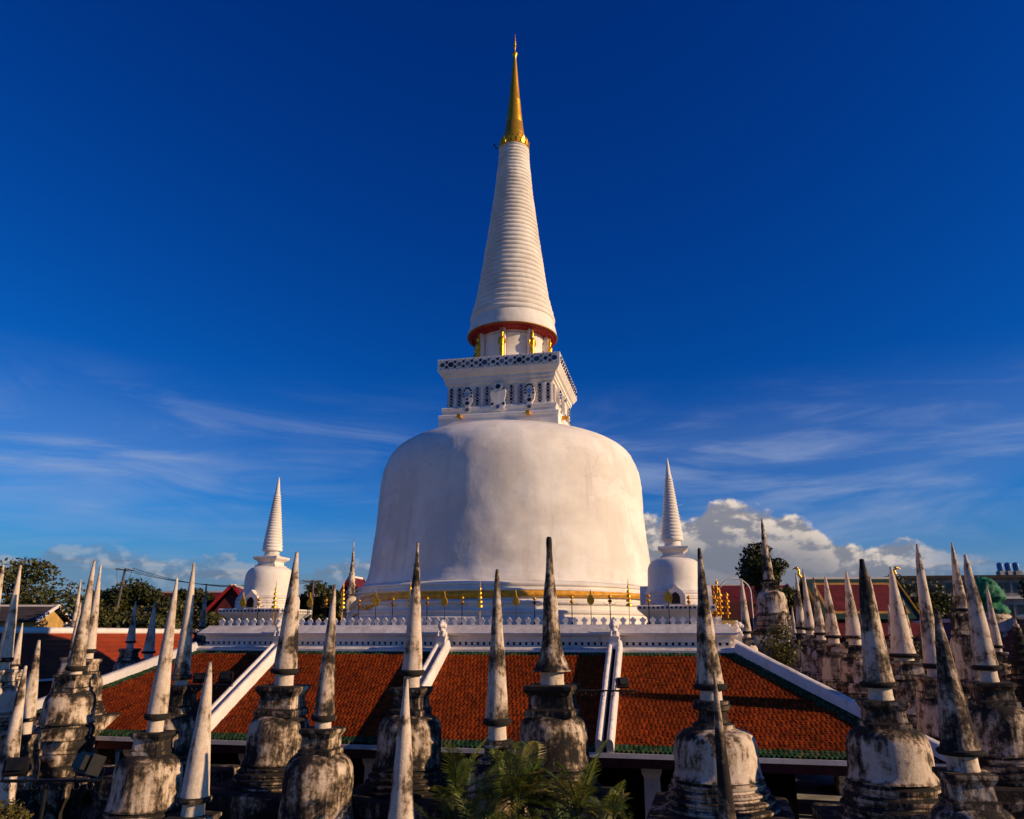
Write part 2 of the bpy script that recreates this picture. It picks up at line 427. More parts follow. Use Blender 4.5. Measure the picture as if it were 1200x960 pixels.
for k, _ in SIDES:
    M = side_mat(k)
    und = MB(); und.add([M @ Vector(q) for q in ((-ST, -ST, ZT - .09), (ST, -ST, ZT - .09), (SE, -SE, ZE - .09), (-SE, -SE, ZE - .09))], [(0, 3, 2, 1)])
    und.build('roof_deck', 'roof_underlay', gal)
    if k == 2: continue
    mb = MB(); nrow = int(slope_len / TE) + 1; top = Vector((0, -ST, ZT))
    V = []; F = []; Cc = []
    for i in range(nrow):
        s0 = slope_len - (i + 1) * TE               # upper edge of the exposed part, counted from the top
        half = ST + (SE - ST) * (s0 + TE) / slope_len - .30
        off = .5 * TW if i % 2 else 0.
        n = int(half * 2 / TW)
        for j in range(n + 1):
            x = -half + off + j * TW + (half * 2 - n * TW) / 2
            if abs(x) > half - .05: continue
            jit = random.uniform(-.012, .012); lift = random.uniform(.0, .012)
            P = lambda u, d, h: tuple(M @ (top + Vector((x + u, 0, 0)) + slope_d * (s0 + d + jit) + slope_n * h))
            h0, h1 = .0, .020 + lift
            w_ = TW * .485; o = len(V)
            V += [P(-w_, -.03, h0), P(w_, -.03, h0), P(w_, TE * .55, h1), (P(0, TE + .055, h1 + .004)), P(-w_, TE * .55, h1),
                  P(w_, TE * .55, -.03), P(0, TE + .055, -.02), P(-w_, TE * .55, -.03)]
            F += [[o, o + 4, o + 3, o + 2, o + 1], [o + 4, o + 7, o + 6, o + 3], [o + 3, o + 6, o + 5, o + 2]]
            edge = half - abs(x) < .62 or i < 3 or i >= nrow - 4
            c = random.choice(GRN if edge else RED); v_ = random.uniform(.76, 1.0)
            v_ *= 1 + .30 * noise.noise(Vector((x * .35, s0 * .5, k * 7.))) + .16 * noise.noise(Vector((x * 1.7, s0 * .9, k * 3.)))
            if random.random() < .03: v_ *= .55
            Cc += [tuple(q * v_ for q in c)] * 3
    mb.v, mb.f, mb.c = V, F, Cc
    tag(mb.build('roof_tiles', 'glazed_tile', gal), kind='stuff')
# white hip ridges, rounded on top
def ridge_bar(p0, p1, wd, ht, seg=7):
    """masonry ridge: flat sides with a rounded back"""
    p0, p1 = Vector(p0), Vector(p1); d = (p1 - p0).normalized(); side = d.cross(Vector((0, 0, 1))).normalized(); u = side.cross(d)
    prof = [(-wd / 2, -.12), (-wd / 2, ht * .55)] + [(-wd / 2 * math.cos(math.pi * q / seg), ht * .55 + ht * .45 * math.sin(math.pi * q / seg)) for q in range(1, seg)] + [(wd / 2, ht * .55), (wd / 2, -.12)]
    n = len(prof); L = (p1 - p0).length; m_ = max(2, int(L / .8)); mb = MB(); v = []; f = []
    for i in range(m_ + 1):
        q = p0 + (p1 - p0) * (i / m_) + u * (.012 * noise.noise(p0 + Vector((i * .9, 0, 3)))) + side * (.010 * noise.noise(p0 + Vector((0, i * .8, 7))))
        v += [q + side * a + u * b for a, b in prof]
    for i in range(m_):
        for k in range(n): f.append((i * n + k, i * n + (k + 1) % n, i * n + n + (k + 1) % n, i * n + n + k))
    f.append(tuple(reversed(range(n)))); f.append(tuple(range(m_ * n, m_ * n + n)))
    mb.add(v, f); return mb
for sx, sy in ((-1, -1), (1, -1), (1, 1), (-1, 1)):
    p0 = Vector((sx * (ST - .05), sy * (ST - .05), ZT + .06)); p1 = Vector((sx * (SE + .12), sy * (SE + .12), ZE + .04))
    ridge_bar(p0, p1, .46, .30).build('hip_ridge', 'white_paint', gal, 40)
# twin ridges that run down the slope, each with a guardian lion at its head
def lion(parent, loc, rz):
    mb = MB()
    mb.square([(.21, -.35), (.23, -.30), (.20, -.22), (.19, .05), (.23, .09), (.23, .16)])
    mb.ball((0, .04, .36), (.17, .20, .26)); mb.ball((0, -.08, .42), (.13, .12, .17))
    mb.ball((0, -.11, .70), (.155, .17, .15)); mb.ball((0, -.25, .655), (.095, .10, .075))
    mb.ball((0, -.27, .60), (.075, .07, .035))
    for s_ in (-1, 1):
        mb.ball((s_ * .115, -.02, .80), (.045, .035, .075)); mb.ball((s_ * .13, .02, .62), (.08, .13, .14))
        mb.tube([(s_ * .11, -.17, .40), (s_ * .115, -.20, .27), (s_ * .115, -.24, .17)], [.065, .05, .06], 7)
        mb.ball((s_ * .15, .08, .25), (.075, .13, .12))
    mb.ball((0, .0, .85), (.05, .08, .06)); mb.tube([(0, .2, .2), (0, .28, .42), (0, .22, .66), (0, .27, .78)], [.05, .05, .045, .015], 6)
    o = mb.build('guardian_lion', 'white_paint', parent, 50, loc); o.rotation_euler.z = rz
    return o
for k in (0, 1, 3):
    M = side_mat(k)
    for a in (-8.25, -.12, 7.68):
        g_ = .195
        for s_ in (-1, 1):
            p0 = M @ Vector((a + s_ * g_, -ST + .05, ZT + .10)); p1 = M @ Vector((a + s_ * g_, -SE - .10, ZE + .05))
            ridge_bar(p0, p1, .25, .42).build('slope_ridge', 'white_paint', gal, 40)
        p0 = M @ Vector((a, -ST + .05, ZT + .10)); p1 = M @ Vector((a, -SE - .06, ZE + .05)); mb = MB(); mb.bar(p0, p1, .16, .16)
        mb.build('dark_gap_strip', 'dark_recess', gal)  # near-black bar filling the gap between the twin ridges
        lion(gal, M @ Vector((a, -ST - .28, ZT + .42)), k * math.pi / 2)
# eaves, beam, pillars, parapet, inner wall
for k, _ in SIDES:
    M = side_mat(k)
    def bx(name, mat, x0, x1, y0, y1, z0, z1):
        mb = MB(); mb.box(x0, x1, y0, y1, z0, z1); mb.v = [tuple(M @ Vector(q)) for q in mb.v]; return mb.build(name, mat, gal)
    h_ = SE + .06
    bx('eave_fascia', 'white_paint', -h_, h_, -SE - .10, -SE + .02, ZE - .20, ZE - .045)
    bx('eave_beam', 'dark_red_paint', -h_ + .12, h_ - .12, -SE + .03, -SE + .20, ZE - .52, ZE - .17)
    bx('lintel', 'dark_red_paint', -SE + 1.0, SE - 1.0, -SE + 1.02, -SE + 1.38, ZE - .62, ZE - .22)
    if k == 2: continue
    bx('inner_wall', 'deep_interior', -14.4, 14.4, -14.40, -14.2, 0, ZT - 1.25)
    bx('gallery_floor', 'grey_concrete', -18.3, 18.3, -18.3, -14.4, 0.004, .55)
    for j in range(7):
        x = -17.5 + j * 5.27 + (.35 if j < 6 else 3.1)
        mb = MB(); mb.square([((.36, .34), .55), ((.36, .34), .95), ((.29, .28), 1.05), ((.27, .26), ZE - .95), ((.34, .33), ZE - .80), ((.36, .35), ZE - .61)], x, -SE + 1.2)
        mb.v = [tuple(M @ Vector(q)) for q in mb.v]; mb.build('pillar', 'white_paint', gal)
    for j in range(6):
        if k == 0 and j in (2,): continue
        x = -17.5 + j * 5.27 + .35
        bx('low_parapet', 'white_paint', x + .40, x + 2.3, -SE + 1.05, -SE + 1.32, .55, 1.95)

# ------------------------------------------------------------------ terrace wall with lotus-bud merlons
ter = thing('stupa_terrace', 'white square terrace with lotus bud merlons carrying the great stupa', 'terrace', CEN, -PHI)
def ring_sq(name, prof, mat='white_paint'):
    mb = MB(); mb.square([(h, Z0 + z) for h, z in prof], cap=False); return mb.build(name, mat, ter)
ring_sq('base_slab', [(12.70, -.95), (13.02, -.83), (13.03, -.66), (12.78, -.545), (12.50, -.542)])
ring_sq('retaining_wall', [(12.56, -.56), (12.56, -.47), (12.46, -.465), (12.46, -.335), (12.56, -.33), (12.56, -.10), (12.64, -.05)])
ring_sq('coping', [(12.60, -.06), (12.86, -.02), (12.88, .06), (12.80, .10), (12.72, .20), (12.55, .34), (12.50, .41), (12.05, .425)])
mb = MB(); mb.add([(-12.2, -12.2, Z0 + .36), (12.2, -12.2, Z0 + .36), (12.2, 12.2, Z0 + .36), (-12.2, 12.2, Z0 + .36)], [(0, 1, 2, 3)])
mb.build('terrace_floor', 'grey_concrete', ter)
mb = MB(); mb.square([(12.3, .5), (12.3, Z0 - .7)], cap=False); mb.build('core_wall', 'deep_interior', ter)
mb = MB()
for k in range(4):
    M = side_mat(k); n = 88
    for j in range(n):
        x = -12.4 + 24.8 * (j + .5) / n; q = MB().box(x - .085, x + .085, -12.545, -12.44, Z0 - .46, Z0 - .34)
        mb.add([M @ Vector(v) for v in q.v], q.f)
tag(mb.build('dentil_row', 'white_paint', ter), kind='stuff')
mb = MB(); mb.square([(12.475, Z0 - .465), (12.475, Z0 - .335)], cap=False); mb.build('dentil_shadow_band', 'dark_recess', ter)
bud = [(-.085, 0), (-.085, .035), (-.062, .08), (-.145, .17), (-.130, .225), (-.06, .275), (0, .345), (.06, .275), (.130, .225), (.145, .17), (.062, .08), (.085, .035), (.085, 0)]
mb = MB(); mb.prism(bud, (0, -.05, 0), (1, 0, 0), (0, 0, 1), (0, .10, 0)); bud_me = None
NM = 56
for k in (0, 1, 3):
    M = side_mat(k)
    for j in range(NM):
        x = -12.15 + 24.3 * (j + .5) / NM
        pos = M @ Vector((x, -12.22, Z0 + .418))
        if bud_me is None:
            o = mb.build('merlon', 'white_paint', ter); bud_me = o.data
        else:
            o = bpy.data.objects.new('merlon', bud_me); COL.objects.link(o); o.parent = ter
        o.location = pos; o.rotation_euler.z = k * math.pi / 2 + random.uniform(-.03, .03)

# ------------------------------------------------------------------ the great stupa
CH = thing('great_stupa', 'huge white bell shaped stupa with ringed spire and golden tip', 'stupa', (-.20, 48., 0), -PHI)
CH.rotation_euler = (0, .0085, -PHI)
zz = lambda L: [(r, Z0 + z) for r, z in L]
mb = MB(); mb.lathe(zz([(9.6, .2), (10.15, .36), (10.15, .80), (10.05, .86), (9.85, .90), (9.85, 1.02), (9.95, 1.06), (9.98, 1.13), (9.92, 1.20), (9.72, 1.23), (9.66, 1.30),
    (9.66, 1.48), (9.78, 1.52), (9.82, 1.58), (9.78, 1.64), (9.58, 1.68), (9.52, 1.74), (9.50, 2.08), (9.62, 2.14), (9.68, 2.20), (9.64, 2.27), (9.46, 2.30), (9.40, 2.36), (9.42, 2.42),
    (9.52, 2.46), (9.53, 2.53), (9.42, 2.60), (9.25, 2.64), (9.12, 2.70), (8.4, 2.72)]), 128)
mb.build('moulded_base', 'limewash', CH, 35)
bell = spline([(9.14, 2.70), (9.06, 2.86), (8.95, 3.12), (8.82, 3.6), (8.73, 4.7), (8.60, 5.8), (8.50, 7.4), (8.43, 9.0), (8.30, 9.9), (7.98, 10.75), (7.58, 11.28), (6.95, 11.74), (6.1, 12.10), (5.0, 12.42), (3.6, 12.75), (1.2, 12.95)], 5)
mb = MB(); mb.lathe(zz(bell), 144, wob=.035, seed=2); mb.build('bell', 'limewash', CH, 60)
# square throne on top of the bell
HZ = zz([(3.66, 12.3), (3.66, 13.0), (3.70, 13.03), (3.70, 13.22), (3.66, 13.27), (3.50, 13.30), (3.50, 13.52), (3.55, 13.56), (3.55, 13.74), (3.50, 13.80), (3.26, 13.86),
    (3.24, 15.20), (3.30, 15.26), (3.32, 15.36), (3.42, 15.40), (3.42, 15.58), (3.50, 15.62), (3.50, 15.82), (3.62, 15.90), (3.78, 16.16), (3.82, 16.22), (3.82, 17.0), (3.70, 17.02), (3.3, 17.03)])
mb = MB(); mb.square(HZ); har = mb.build('square_throne', 'limewash', CH, loc=(-.06, 0, 0)); har.scale = (1.045, 1.045, 1)
INK = [(.010, .009, .014), (.012, .012, .022), (.010, .009, .012), (.03, .05, .11), (.09, .12, .18), (.13, .12, .10), (.045, .035, .03)]
disc = MB()
def dsk(M, x, y, z, r, col, seg=9):
    pts = [(r * math.cos(2 * math.pi * q / seg), r * math.sin(2 * math.pi * q / seg)) for q in range(seg)]
    v = [M @ Vector((x + u, y - .035, z + q)) for u, q in pts] + [M @ Vector((x + u * 1.05, y + .02, z + q * 1.05)) for u, q in pts]
    disc.add(v, [tuple(range(seg))] + [(i, seg + i, seg + (i + 1) % seg, (i + 1) % seg) for i in range(seg)], col)
for k in range(4):
    M = side_mat(k)
    if k == 2: continue
    # parapet row
    n = 14
    for j in range(n):
        x = -3.5 + 7.0 * j / (n - 1)
        dsk(M, x, -3.82, Z0 + 16.61, random.choice((.15, .17, .12)), random.choice(INK))
        if j < n - 1:
            cc = random.choice(INK)
            for dz in (-.17, .17): dsk(M, x + .27, -3.82, Z0 + 16.61 + dz, .095, cc)
        for dz in (-.29, .29):
            for dx in (-.12, .12): dsk(M, x + dx, -3.82, Z0 + 16.61 + dz, .032, (.12, .05, .03), 6)
    # inlaid strips and applied plaques of the wall zone
    for x in (-3.02, -2.5, -1.36, -.76, .76, 1.36, 2.5, 3.02):
        q = MB().box(x - .17, x + .17, -3.30, -3.22, Z0 + 13.88, Z0 + 15.18)
        mb = MB(); mb.add([M @ Vector(v) for v in q.v], q.f); mb.build('inlaid_strip', 'white_paint', har)
        cc = [random.choice(INK) for _ in range(6)]
        for i in range(6): dsk(M, x, -3.30, Z0 + 14.0 + i * .21, .095 if i % 2 else .075, cc[i])
        for i in range(5):
            for dx in (-.115, .115): dsk(M, x + dx, -3.30, Z0 + 14.1 + i * .21, .035, random.choice(INK), 6)
    for x in (-2.76, -1.06, 1.06, 2.76):
        q = MB().box(x - .09, x + .09, -3.36, -3.22, Z0 + 13.86, Z0 + 15.20); mb = MB(); mb.add([M @ Vector(v) for v in q.v], q.f); mb.build('pilaster', 'white_paint', har)
    for x in (-1.92, 1.92):
        ol = [(-.10, 0), (.10, 0), (.20, .16), (.13, .40), (.30, .66), (.34, 1.05), (.26, 1.45), (.12, 1.70), (0, 1.82), (-.12, 1.70), (-.26, 1.45), (-.34, 1.05), (-.30, .66), (-.13, .40), (-.20, .16)]
        mb = MB(); mb.prism([(u, q) for u, q in ol], (x, -3.56, Z0 + 13.42), (1, 0, 0), (0, 0, 1), (0, .36, 0)); mb.v = [tuple(M @ Vector(v)) for v in mb.v]
        mb.build('lotus_plaque', 'white_paint', har)
        dsk(M, x, -3.56, Z0 + 14.60, .15, (.12, .24, .46)); dsk(M, x, -3.56, Z0 + 14.02, .13, INK[1]); dsk(M, x, -3.56, Z0 + 14.28, .07, INK[0]); dsk(M, x, -3.56, Z0 + 13.58, .12, (.10, .11, .10))
        for i in range(9):
            a_ = R(-20 + i * 27.5); dsk(M, x + .25 * math.cos(a_), -3.56, Z0 + 14.62 + .42 * math.sin(a_), .062, random.choice(INK[:4]))
    ol = [(-.42, 0), (.42, 0), (.36, .22), (.46, .42), (.40, .75), (.48, 1.05), (.46, 1.40), (.30, 1.58), (.22, 1.86), (-.22, 1.86), (-.30, 1.58), (-.46, 1.40), (-.48, 1.05), (-.40, .75), (-.46, .42), (-.36, .22)]
    mb = MB(); mb.prism(ol, (0, -3.60, Z0 + 13.40), (1, 0, 0), (0, 0, 1), (0, .40, 0)); mb.v = [tuple(M @ Vector(v)) for v in mb.v]; mb.build('crest_plaque', 'limewash', har)
    dsk(M, 0, -3.60, Z0 + 15.0, .16, INK[0]); dsk(M, 0, -3.60, Z0 + 13.66, .13, (.10, .12, .22))
    for s_ in (-1, 1): dsk(M, s_ * .36, -3.60, Z0 + 14.86, .08, INK[5]); dsk(M, s_ * .34, -3.60, Z0 + 13.86, .085, INK[0])
    # drain spouts at the foot
    for x in (-2.3, 1.9):
        q = MB().box(x - .11, x + .11, -4.05, -3.64, Z0 + 12.98, Z0 + 13.2); mb = MB(); mb.add([M @ Vector(v) for v in q.v], q.f); mb.build('drain_spout', 'old_gold', har)
tag(disc.build('inlay_disc', 'porcelain_inlay', har), kind='stuff')
# drum with pillars and gilded figures
mb = MB(); mb.lathe(zz([(2.62, 16.9), (2.62, 17.22), (2.48, 17.30), (2.46, 17.42), (2.30, 17.50), (2.24, 17.7), (2.20, 18.4), (2.18, 19.1), (2.26, 19.3), (2.22, 19.42), (2.30, 19.6), (2.30, 20.05)]), 64); mb.build('drum', 'limewash', CH, 40)
for j in range(8):
    a_ = R(-90 - 15 + 45 * j) + PHI; d = Vector((math.cos(a_), math.sin(a_), 0)); sd = Vector((-d.y, d.x, 0))
    mb = MB(); q = MB().box(-.17, .17, -.15, .15, Z0 + 17.0, Z0 + 19.75)
    mb.add([d * (2.42 + v[1]) + sd * v[0] + Vector((0, 0, v[2])) for v in q.v], q.f); pil = mb.build('drum_pillar', 'white_paint', CH)
    mb = MB(); o_ = d * 2.66
    mb.lathe(zz([(.15, 17.05), (.17, 17.15), (.12, 17.25), (.13, 17.6), (.155, 18.0), (.14, 18.25), (.17, 18.55), (.20, 18.75), (.10, 18.86), (.07, 18.93), (.12, 19.05), (.12, 19.18), (.08, 19.28), (.05, 19.4), (.015, 19.62)]), 10, o_.x, o_.y)
    for s_ in (-1, 1):
        e = o_ + sd * (.20 * s_); mb.tube([e + Vector((0, 0, Z0 + 18.72)), e + sd * (.04 * s_) + Vector((0, 0, Z0 + 18.4)), o_ + sd * (.10 * s_) + d * .12 + Vector((0, 0, Z0 + 18.25))], [.06, .05, .04], 6)
    mb.build('gilded_figure', 'gold_leaf', pil, 60)
# ringed spire
base = [(19.72, 3.13), (19.98, 3.10), (20.4, 3.02), (20.9, 2.90), (21.6, 2.73), (22.6, 2.50), (25.37, 2.10), (28.3, 1.72), (31.3, 1.36), (33.6, 1.16), (35.72, 1.02)]
zs = [q[0] for q in base]; rs = [q[1] for q in base]
prof = [(2.28, 19.95), (2.9, 19.76), (3.05, 19.70), (3.12, 19.74), (3.13, 19.86), (3.10, 20.0), (3.02, 20.35), (2.93, 20.75)]
z = 20.85; i = 0
while z < 34.95:
    r = float(np.interp(z, zs, rs)); p_ = .42 - .14 * (z - 20.85) / 15
    amp = .075 - .02 * (z - 20.85) / 15
    prof += [(r - .02, z), (r - .02, z + p_ * .08), (r + amp * .55, z + p_ * .18), (r + amp, z + p_ * .42), (r + amp * .8, z + p_ * .66), (r - .0, z + p_ * .90)]
    z += p_
prof += [(1.05, 35.08), (.6, 35.14)]
mb = MB(); mb.lathe(zz(prof), 80, wob=.02, seed=5); spi = mb.build('ringed_spire', 'limewash', CH, 50)
mb = MB(); mb.lathe(zz([(2.25, 19.50), (2.34, 19.56), (2.95, 19.60), (3.04, 19.66), (3.04, 19.72), (2.3, 19.74)]), 80, cap=False); mb.build('red_soffit', 'soffit_red', spi, 40)
for j in range(56):
    a_ = 2 * math.pi * j / 56; mb2 = mb if False else None
mb = MB()
for j in range(64):
    a_ = 2 * math.pi * j / 64; d = Vector((math.cos(a_), math.sin(a_), 0)); mb.ball(d * 2.82 + Vector((0, 0, Z0 + 19.58)), (.10, .10, .07), 6, 4)
tag(mb.build('soffit_petals', 'soffit_red', spi, 60), kind='stuff')
mb = MB(); mb.lathe(zz([(3.04, 19.665), (3.12, 19.665), (3.15, 19.70), (3.15, 19.735), (3.10, 19.76)]), 80, cap=False); mb.build('gilt_rim', 'rim_gilt', spi, 40)
gz = lambda L: [(r * 1.06, Z0 + 46 - (46 - z) * 1.058) for r, z in L]
mb = MB(); mb.lathe(gz([(.8, 35.55), (1.06, 35.66), (1.10, 35.74), (1.04, 35.82), (.92, 35.98), (.88, 36.3), (.80, 36.55), (.77, 36.8), (.74, 36.85), (.755, 36.92), (.72, 37.0), (.62, 37.9), (.60, 37.93), (.61, 38.0), (.53, 38.7), (.43, 39.9), (.435, 39.96), (.40, 40.05), (.31, 41.2), (.20, 42.6), (.12, 43.6), (.10, 43.95), (.17, 44.05), (.20, 44.16), (.15, 44.28), (.07, 44.36), (.05, 44.5)]), 48)
tip = mb.build('golden_spire', 'gold_leaf', CH, 50)
for ring, n, r0, z0, hgt in ((0, 18, 1.04, 35.21, .50), (1, 18, .955, 35.47, .60)):
    for j in range(n):
        a_ = 2 * math.pi * (j + .5 * ring) / n; d = Vector((math.cos(a_), math.sin(a_), 0)); sd = Vector((-d.y, d.x, 0))
        mb = MB(); ol = [(-.10, 0), (.10, 0), (.15, .4 * hgt), (.09, .75 * hgt), (0, hgt), (-.09, .75 * hgt), (-.15, .4 * hgt)]
        mb.prism(ol, d * r0 + Vector((0, 0, Z0 + z0)), sd, Vector((0, 0, 1)) + d * (.16 - .2 * ring), d * .07); mb.build('crown_petal', 'gold_leaf', tip)
mb = MB(); mb.lathe(zz([(.05, 44.4), (.05, 44.7), (.13, 44.8), (.05, 44.9), (.10, 45.05), (.04, 45.15), (.08, 45.3), (.035, 45.4), (.06, 45.55), (.03, 45.65), (.02, 46.0)]), 12); mb.build('jewelled_finial', 'old_gold', tip, 40)
mb = MB(); mb.tube([(-1.05, -.3, Z0 + 35.2), (-1.35, -.35, Z0 + 35.3), (-1.45, -.35, Z0 + 35.55)], .035, 6); mb.ball((-1.46, -.35, Z0 + 35.6), .07); mb.build('obstruction_lamp', 'black_metal', CH)

# saffron cloth wound round the foot of the bell, slipping low on one side
mb = MB(); NS = 300; v = []; f = []
for j in range(NS):
    de = -180 + 360 * j / NS; a_ = R(-90 + de) + PHI
    sag = max(0., 1 - abs((de + 70) / 32.)) ; sag = sag * sag * (3 - 2 * sag)
    sag2 = max(0., 1 - abs((de + 20) / 45.)) * .10
    nz = noise.noise(Vector((de * .06, 1.3, 0))) * .04
    ztop = 2.13 - .02 * sag + nz * .5; zbot = 1.83 - .98 * sag - sag2 + nz
    for q in range(9):
        t_ = q / 8; z_ = ztop + (zbot - ztop) * t_
        rr = 9.60 + .13 * math.sin(t_ * math.pi) + .52 * sag * t_ + .05 * math.sin(t_ * 9 + de * .11) * (.4 + sag) + .03 * noise.noise(Vector((de * .3, t_ * 4, 2)))
        v.append((rr * math.cos(a_), rr * math.sin(a_), Z0 + z_))
for j in range(NS):
    for q in range(8): k = (j + 1) % NS; f.append((j * 9 + q, j * 9 + q + 1, k * 9 + q + 1, k * 9 + q))
mb.add(v, f); o = mb.build('saffron_cloth', 'robe_silk', None, 80); o.location = (0, 48, 0); o.rotation_euler = (0, 0, -PHI)
tag(o, 'golden saffron cloth wound around the foot of the great stupa', 'cloth')

# ------------------------------------------------------------------ two white stupas on the terrace corners
def corner_stupa(a, b, label, rz=0):
    o = thing('corner_stupa', label, 'stupa', at(a, b, Z0 + .36), -PHI, 'white stupas on the terrace corners')
    mb = MB(); mb.square([(1.36, 0), (1.36, .12), (1.30, .18), (1.32, .35), (1.42, .45), (1.58, .58), (1.68, .66), (1.72, .70), (1.72, .86), (1.68, .90), (1.2, .905)]); pl = mb.build('plinth', 'white_paint', o)
    mb = MB()
    for k in range(4):
        M = side_mat(k)
        for j in range(17):
            x = -1.6 + 3.2 * j / 16; q = MB().box(x - .05, x + .05, -1.735, -1.70, .735, .825); mb.add([M @ Vector(v) for v in q.v], q.f)
    tag(mb.build('pierced_frieze', 'dark_recess', pl), kind='stuff')
    mb = MB(); mb.lathe([(1.52, .9), (1.52, 1.02), (1.46, 1.08), (1.44, 1.16), (1.49, 1.20), (1.49, 1.28), (1.42, 1.33), (1.40, 1.40), (1.46, 1.44), (1.46, 1.52), (1.36, 1.56), (1.2, 1.57)], 48); mb.build('ring_base', 'white_paint', o, 35)
    mb = MB(); mb.lathe(spline([(1.38, 1.55), (1.31, 1.68), (1.27, 1.95), (1.25, 2.4), (1.22, 2.66), (1.12, 2.88), (.92, 3.03), (.6, 3.10), (.1, 3.12)], 5), 48, wob=.01, seed=a); mb.build('bell', 'limewash', o, 60)
    mb = MB(); mb.square([(.60, 3.02), (.60, 3.14), (.50, 3.18), (.48, 3.32), (.54, 3.38), (.63, 3.44), (.69, 3.50), (.69, 3.60), (.64, 3.62), (.3, 3.63)]); mb.build('square_throne', 'white_paint', o)
    mb = MB(); mb.lathe([(.46, 3.60), (.46, 3.68), (.38, 3.72), (.38, 3.92), (.44, 3.95)], 24); mb.build('neck', 'white_paint', o, 40)
    prof = [(.36, 3.90), (.50, 3.93), (.53, 4.0), (.50, 4.08)]; z = 4.10
    while z < 6.95:
        r = .50 - .34 * (z - 4.1) / 2.85; p_ = .17 - .05 * (z - 4.1) / 2.85
        prof += [(r - .018, z), (r + .022, z + p_ * .3), (r + .022, z + p_ * .6), (r - .012, z + p_ * .95)]; z += p_
    prof += [(.14, 7.05), (.16, 7.09), (.13, 7.15), (.055, 7.80), (.02, 7.98)]
    mb = MB(); mb.lathe(prof, 28, wob=.006, seed=a + 3); mb.build('ringed_spire', 'limewash', o, 45)
    for k in (0, 1, 3):                      # little arched niches on the plinth
        M = side_mat(k)
        ol = [(-.42, 0), (.42, 0), (.42, .42), (.30, .62), (.14, .74), (0, .92), (-.14, .74), (-.30, .62), (-.42, .42)]
        mb = MB(); mb.prism(ol, (0, -1.64, .90), (1, 0, 0), (0, 0, 1), (0, .55, 0)); mb.v = [tuple(M @ Vector(v)) for v in mb.v]; ni = mb.build('niche', 'white_paint', o)
        ol = [(-.19, 0), (.19, 0), (.19, .30), (.12, .44), (0, .52), (-.12, .44), (-.19, .30)]
        mb = MB(); mb.prism(ol, (0, -1.655, .95), (1, 0, 0), (0, 0, 1), (0, .1, 0)); mb.v = [tuple(M @ Vector(v)) for v in mb.v]; mb.build('niche_opening', 'dark_recess', ni)
    return o
corner_stupa(-10.75, -10.2, 'small white stupa on the terrace corner on the shaded side, red temple roofs behind it')
corner_stupa(10.38, -10.25, 'small white stupa on the sunlit terrace corner, gilded ornaments behind it')

# ------------------------------------------------------------------ lamps, tiered parasols and leaf fans behind the merlons
def lamp_proto():
    o = thing('lamp_standard', 'slim black lamp post with three globes behind the merlons', 'lamp post', (0, 0, 0), -PHI, 'three globe lamps along the terrace')
    mb = MB(); mb.lathe([(.10, 0), (.10, .05), (.04, .12), (.022, .3), (.018, 1.02), (.03, 1.04), (.018, 1.08), (.015, 1.18)], 8); mb.build('post', 'black_metal', o)
    for dx in (-.27, .27):
        mb = MB(); mb.tube([(0, 0, .98), (dx * .5, 0, .90), (dx, 0, .94), (dx, 0, 1.0)], .014, 5); mb.build('arm', 'old_gold', o)
    for dx, dz in ((-.27, 1.05), (0, 1.24), (.27, 1.05)):
        mb = MB(); mb.lathe([(.025, dz - .07), (.06, dz - .05), (.095, dz), (.075, dz + .05), (.02, dz + .08), (.008, dz + .13)], 8); mb.build('globe', 'old_gold', o, 60)
    return o
def parasol_proto():
    o = thing('tiered_parasol', 'gilded tiered ceremonial parasol on a thin pole', 'parasol', (0, 0, 0), -PHI, 'tiered parasols along the terrace')
    mb = MB(); mb.lathe([(.07, 0), (.07, .05), (.02, .1), (.016, .9), (.016, 1.95), (.004, 2.15)], 7); mb.build('pole', 'old_gold', o)
    for i in range(5):
        z = .86 + i * .20; r = .145 - i * .022
        mb = MB(); mb.lathe([(r, z), (r, z + .07), (r * .85, z + .11), (.02, z + .15)], 12); mb.build('canopy', 'gold_leaf', o, 40)
    return o
def leaf_proto():
    o = thing('leaf_fan', 'gilded leaf shaped fan on a thin pole behind the merlons', 'ceremonial fan', (0, 0, 0), -PHI, 'leaf shaped fans along the terrace')
    mb = MB(); mb.lathe([(.07, 0), (.07, .05), (.02, .1), (.014, .9), (.012, 1.1)], 7); mb.build('pole', 'black_metal', o)
    ol = [(0, 0), (.10, .05), (.165, .16), (.165, .28), (.10, .40), (.04, .48), (.02, .62), (0, .74), (-.02, .62), (-.04, .48), (-.10, .40), (-.165, .28), (-.165, .16), (-.10, .05)]
    mb = MB(); mb.prism(ol, (0, -.05, .93), (1, 0, 0), (0, 0, 1), (0, .07, 0)); mb.build('fan_blade', 'old_gold', o)
    return o
protos = {}; count = {}
ORD = ['first', 'second', 'third', 'fourth', 'fifth', 'sixth', 'seventh', 'eighth', 'ninth', 'tenth', 'eleventh', 'twelfth', 'thirteenth', 'fourteenth', 'fifteenth']
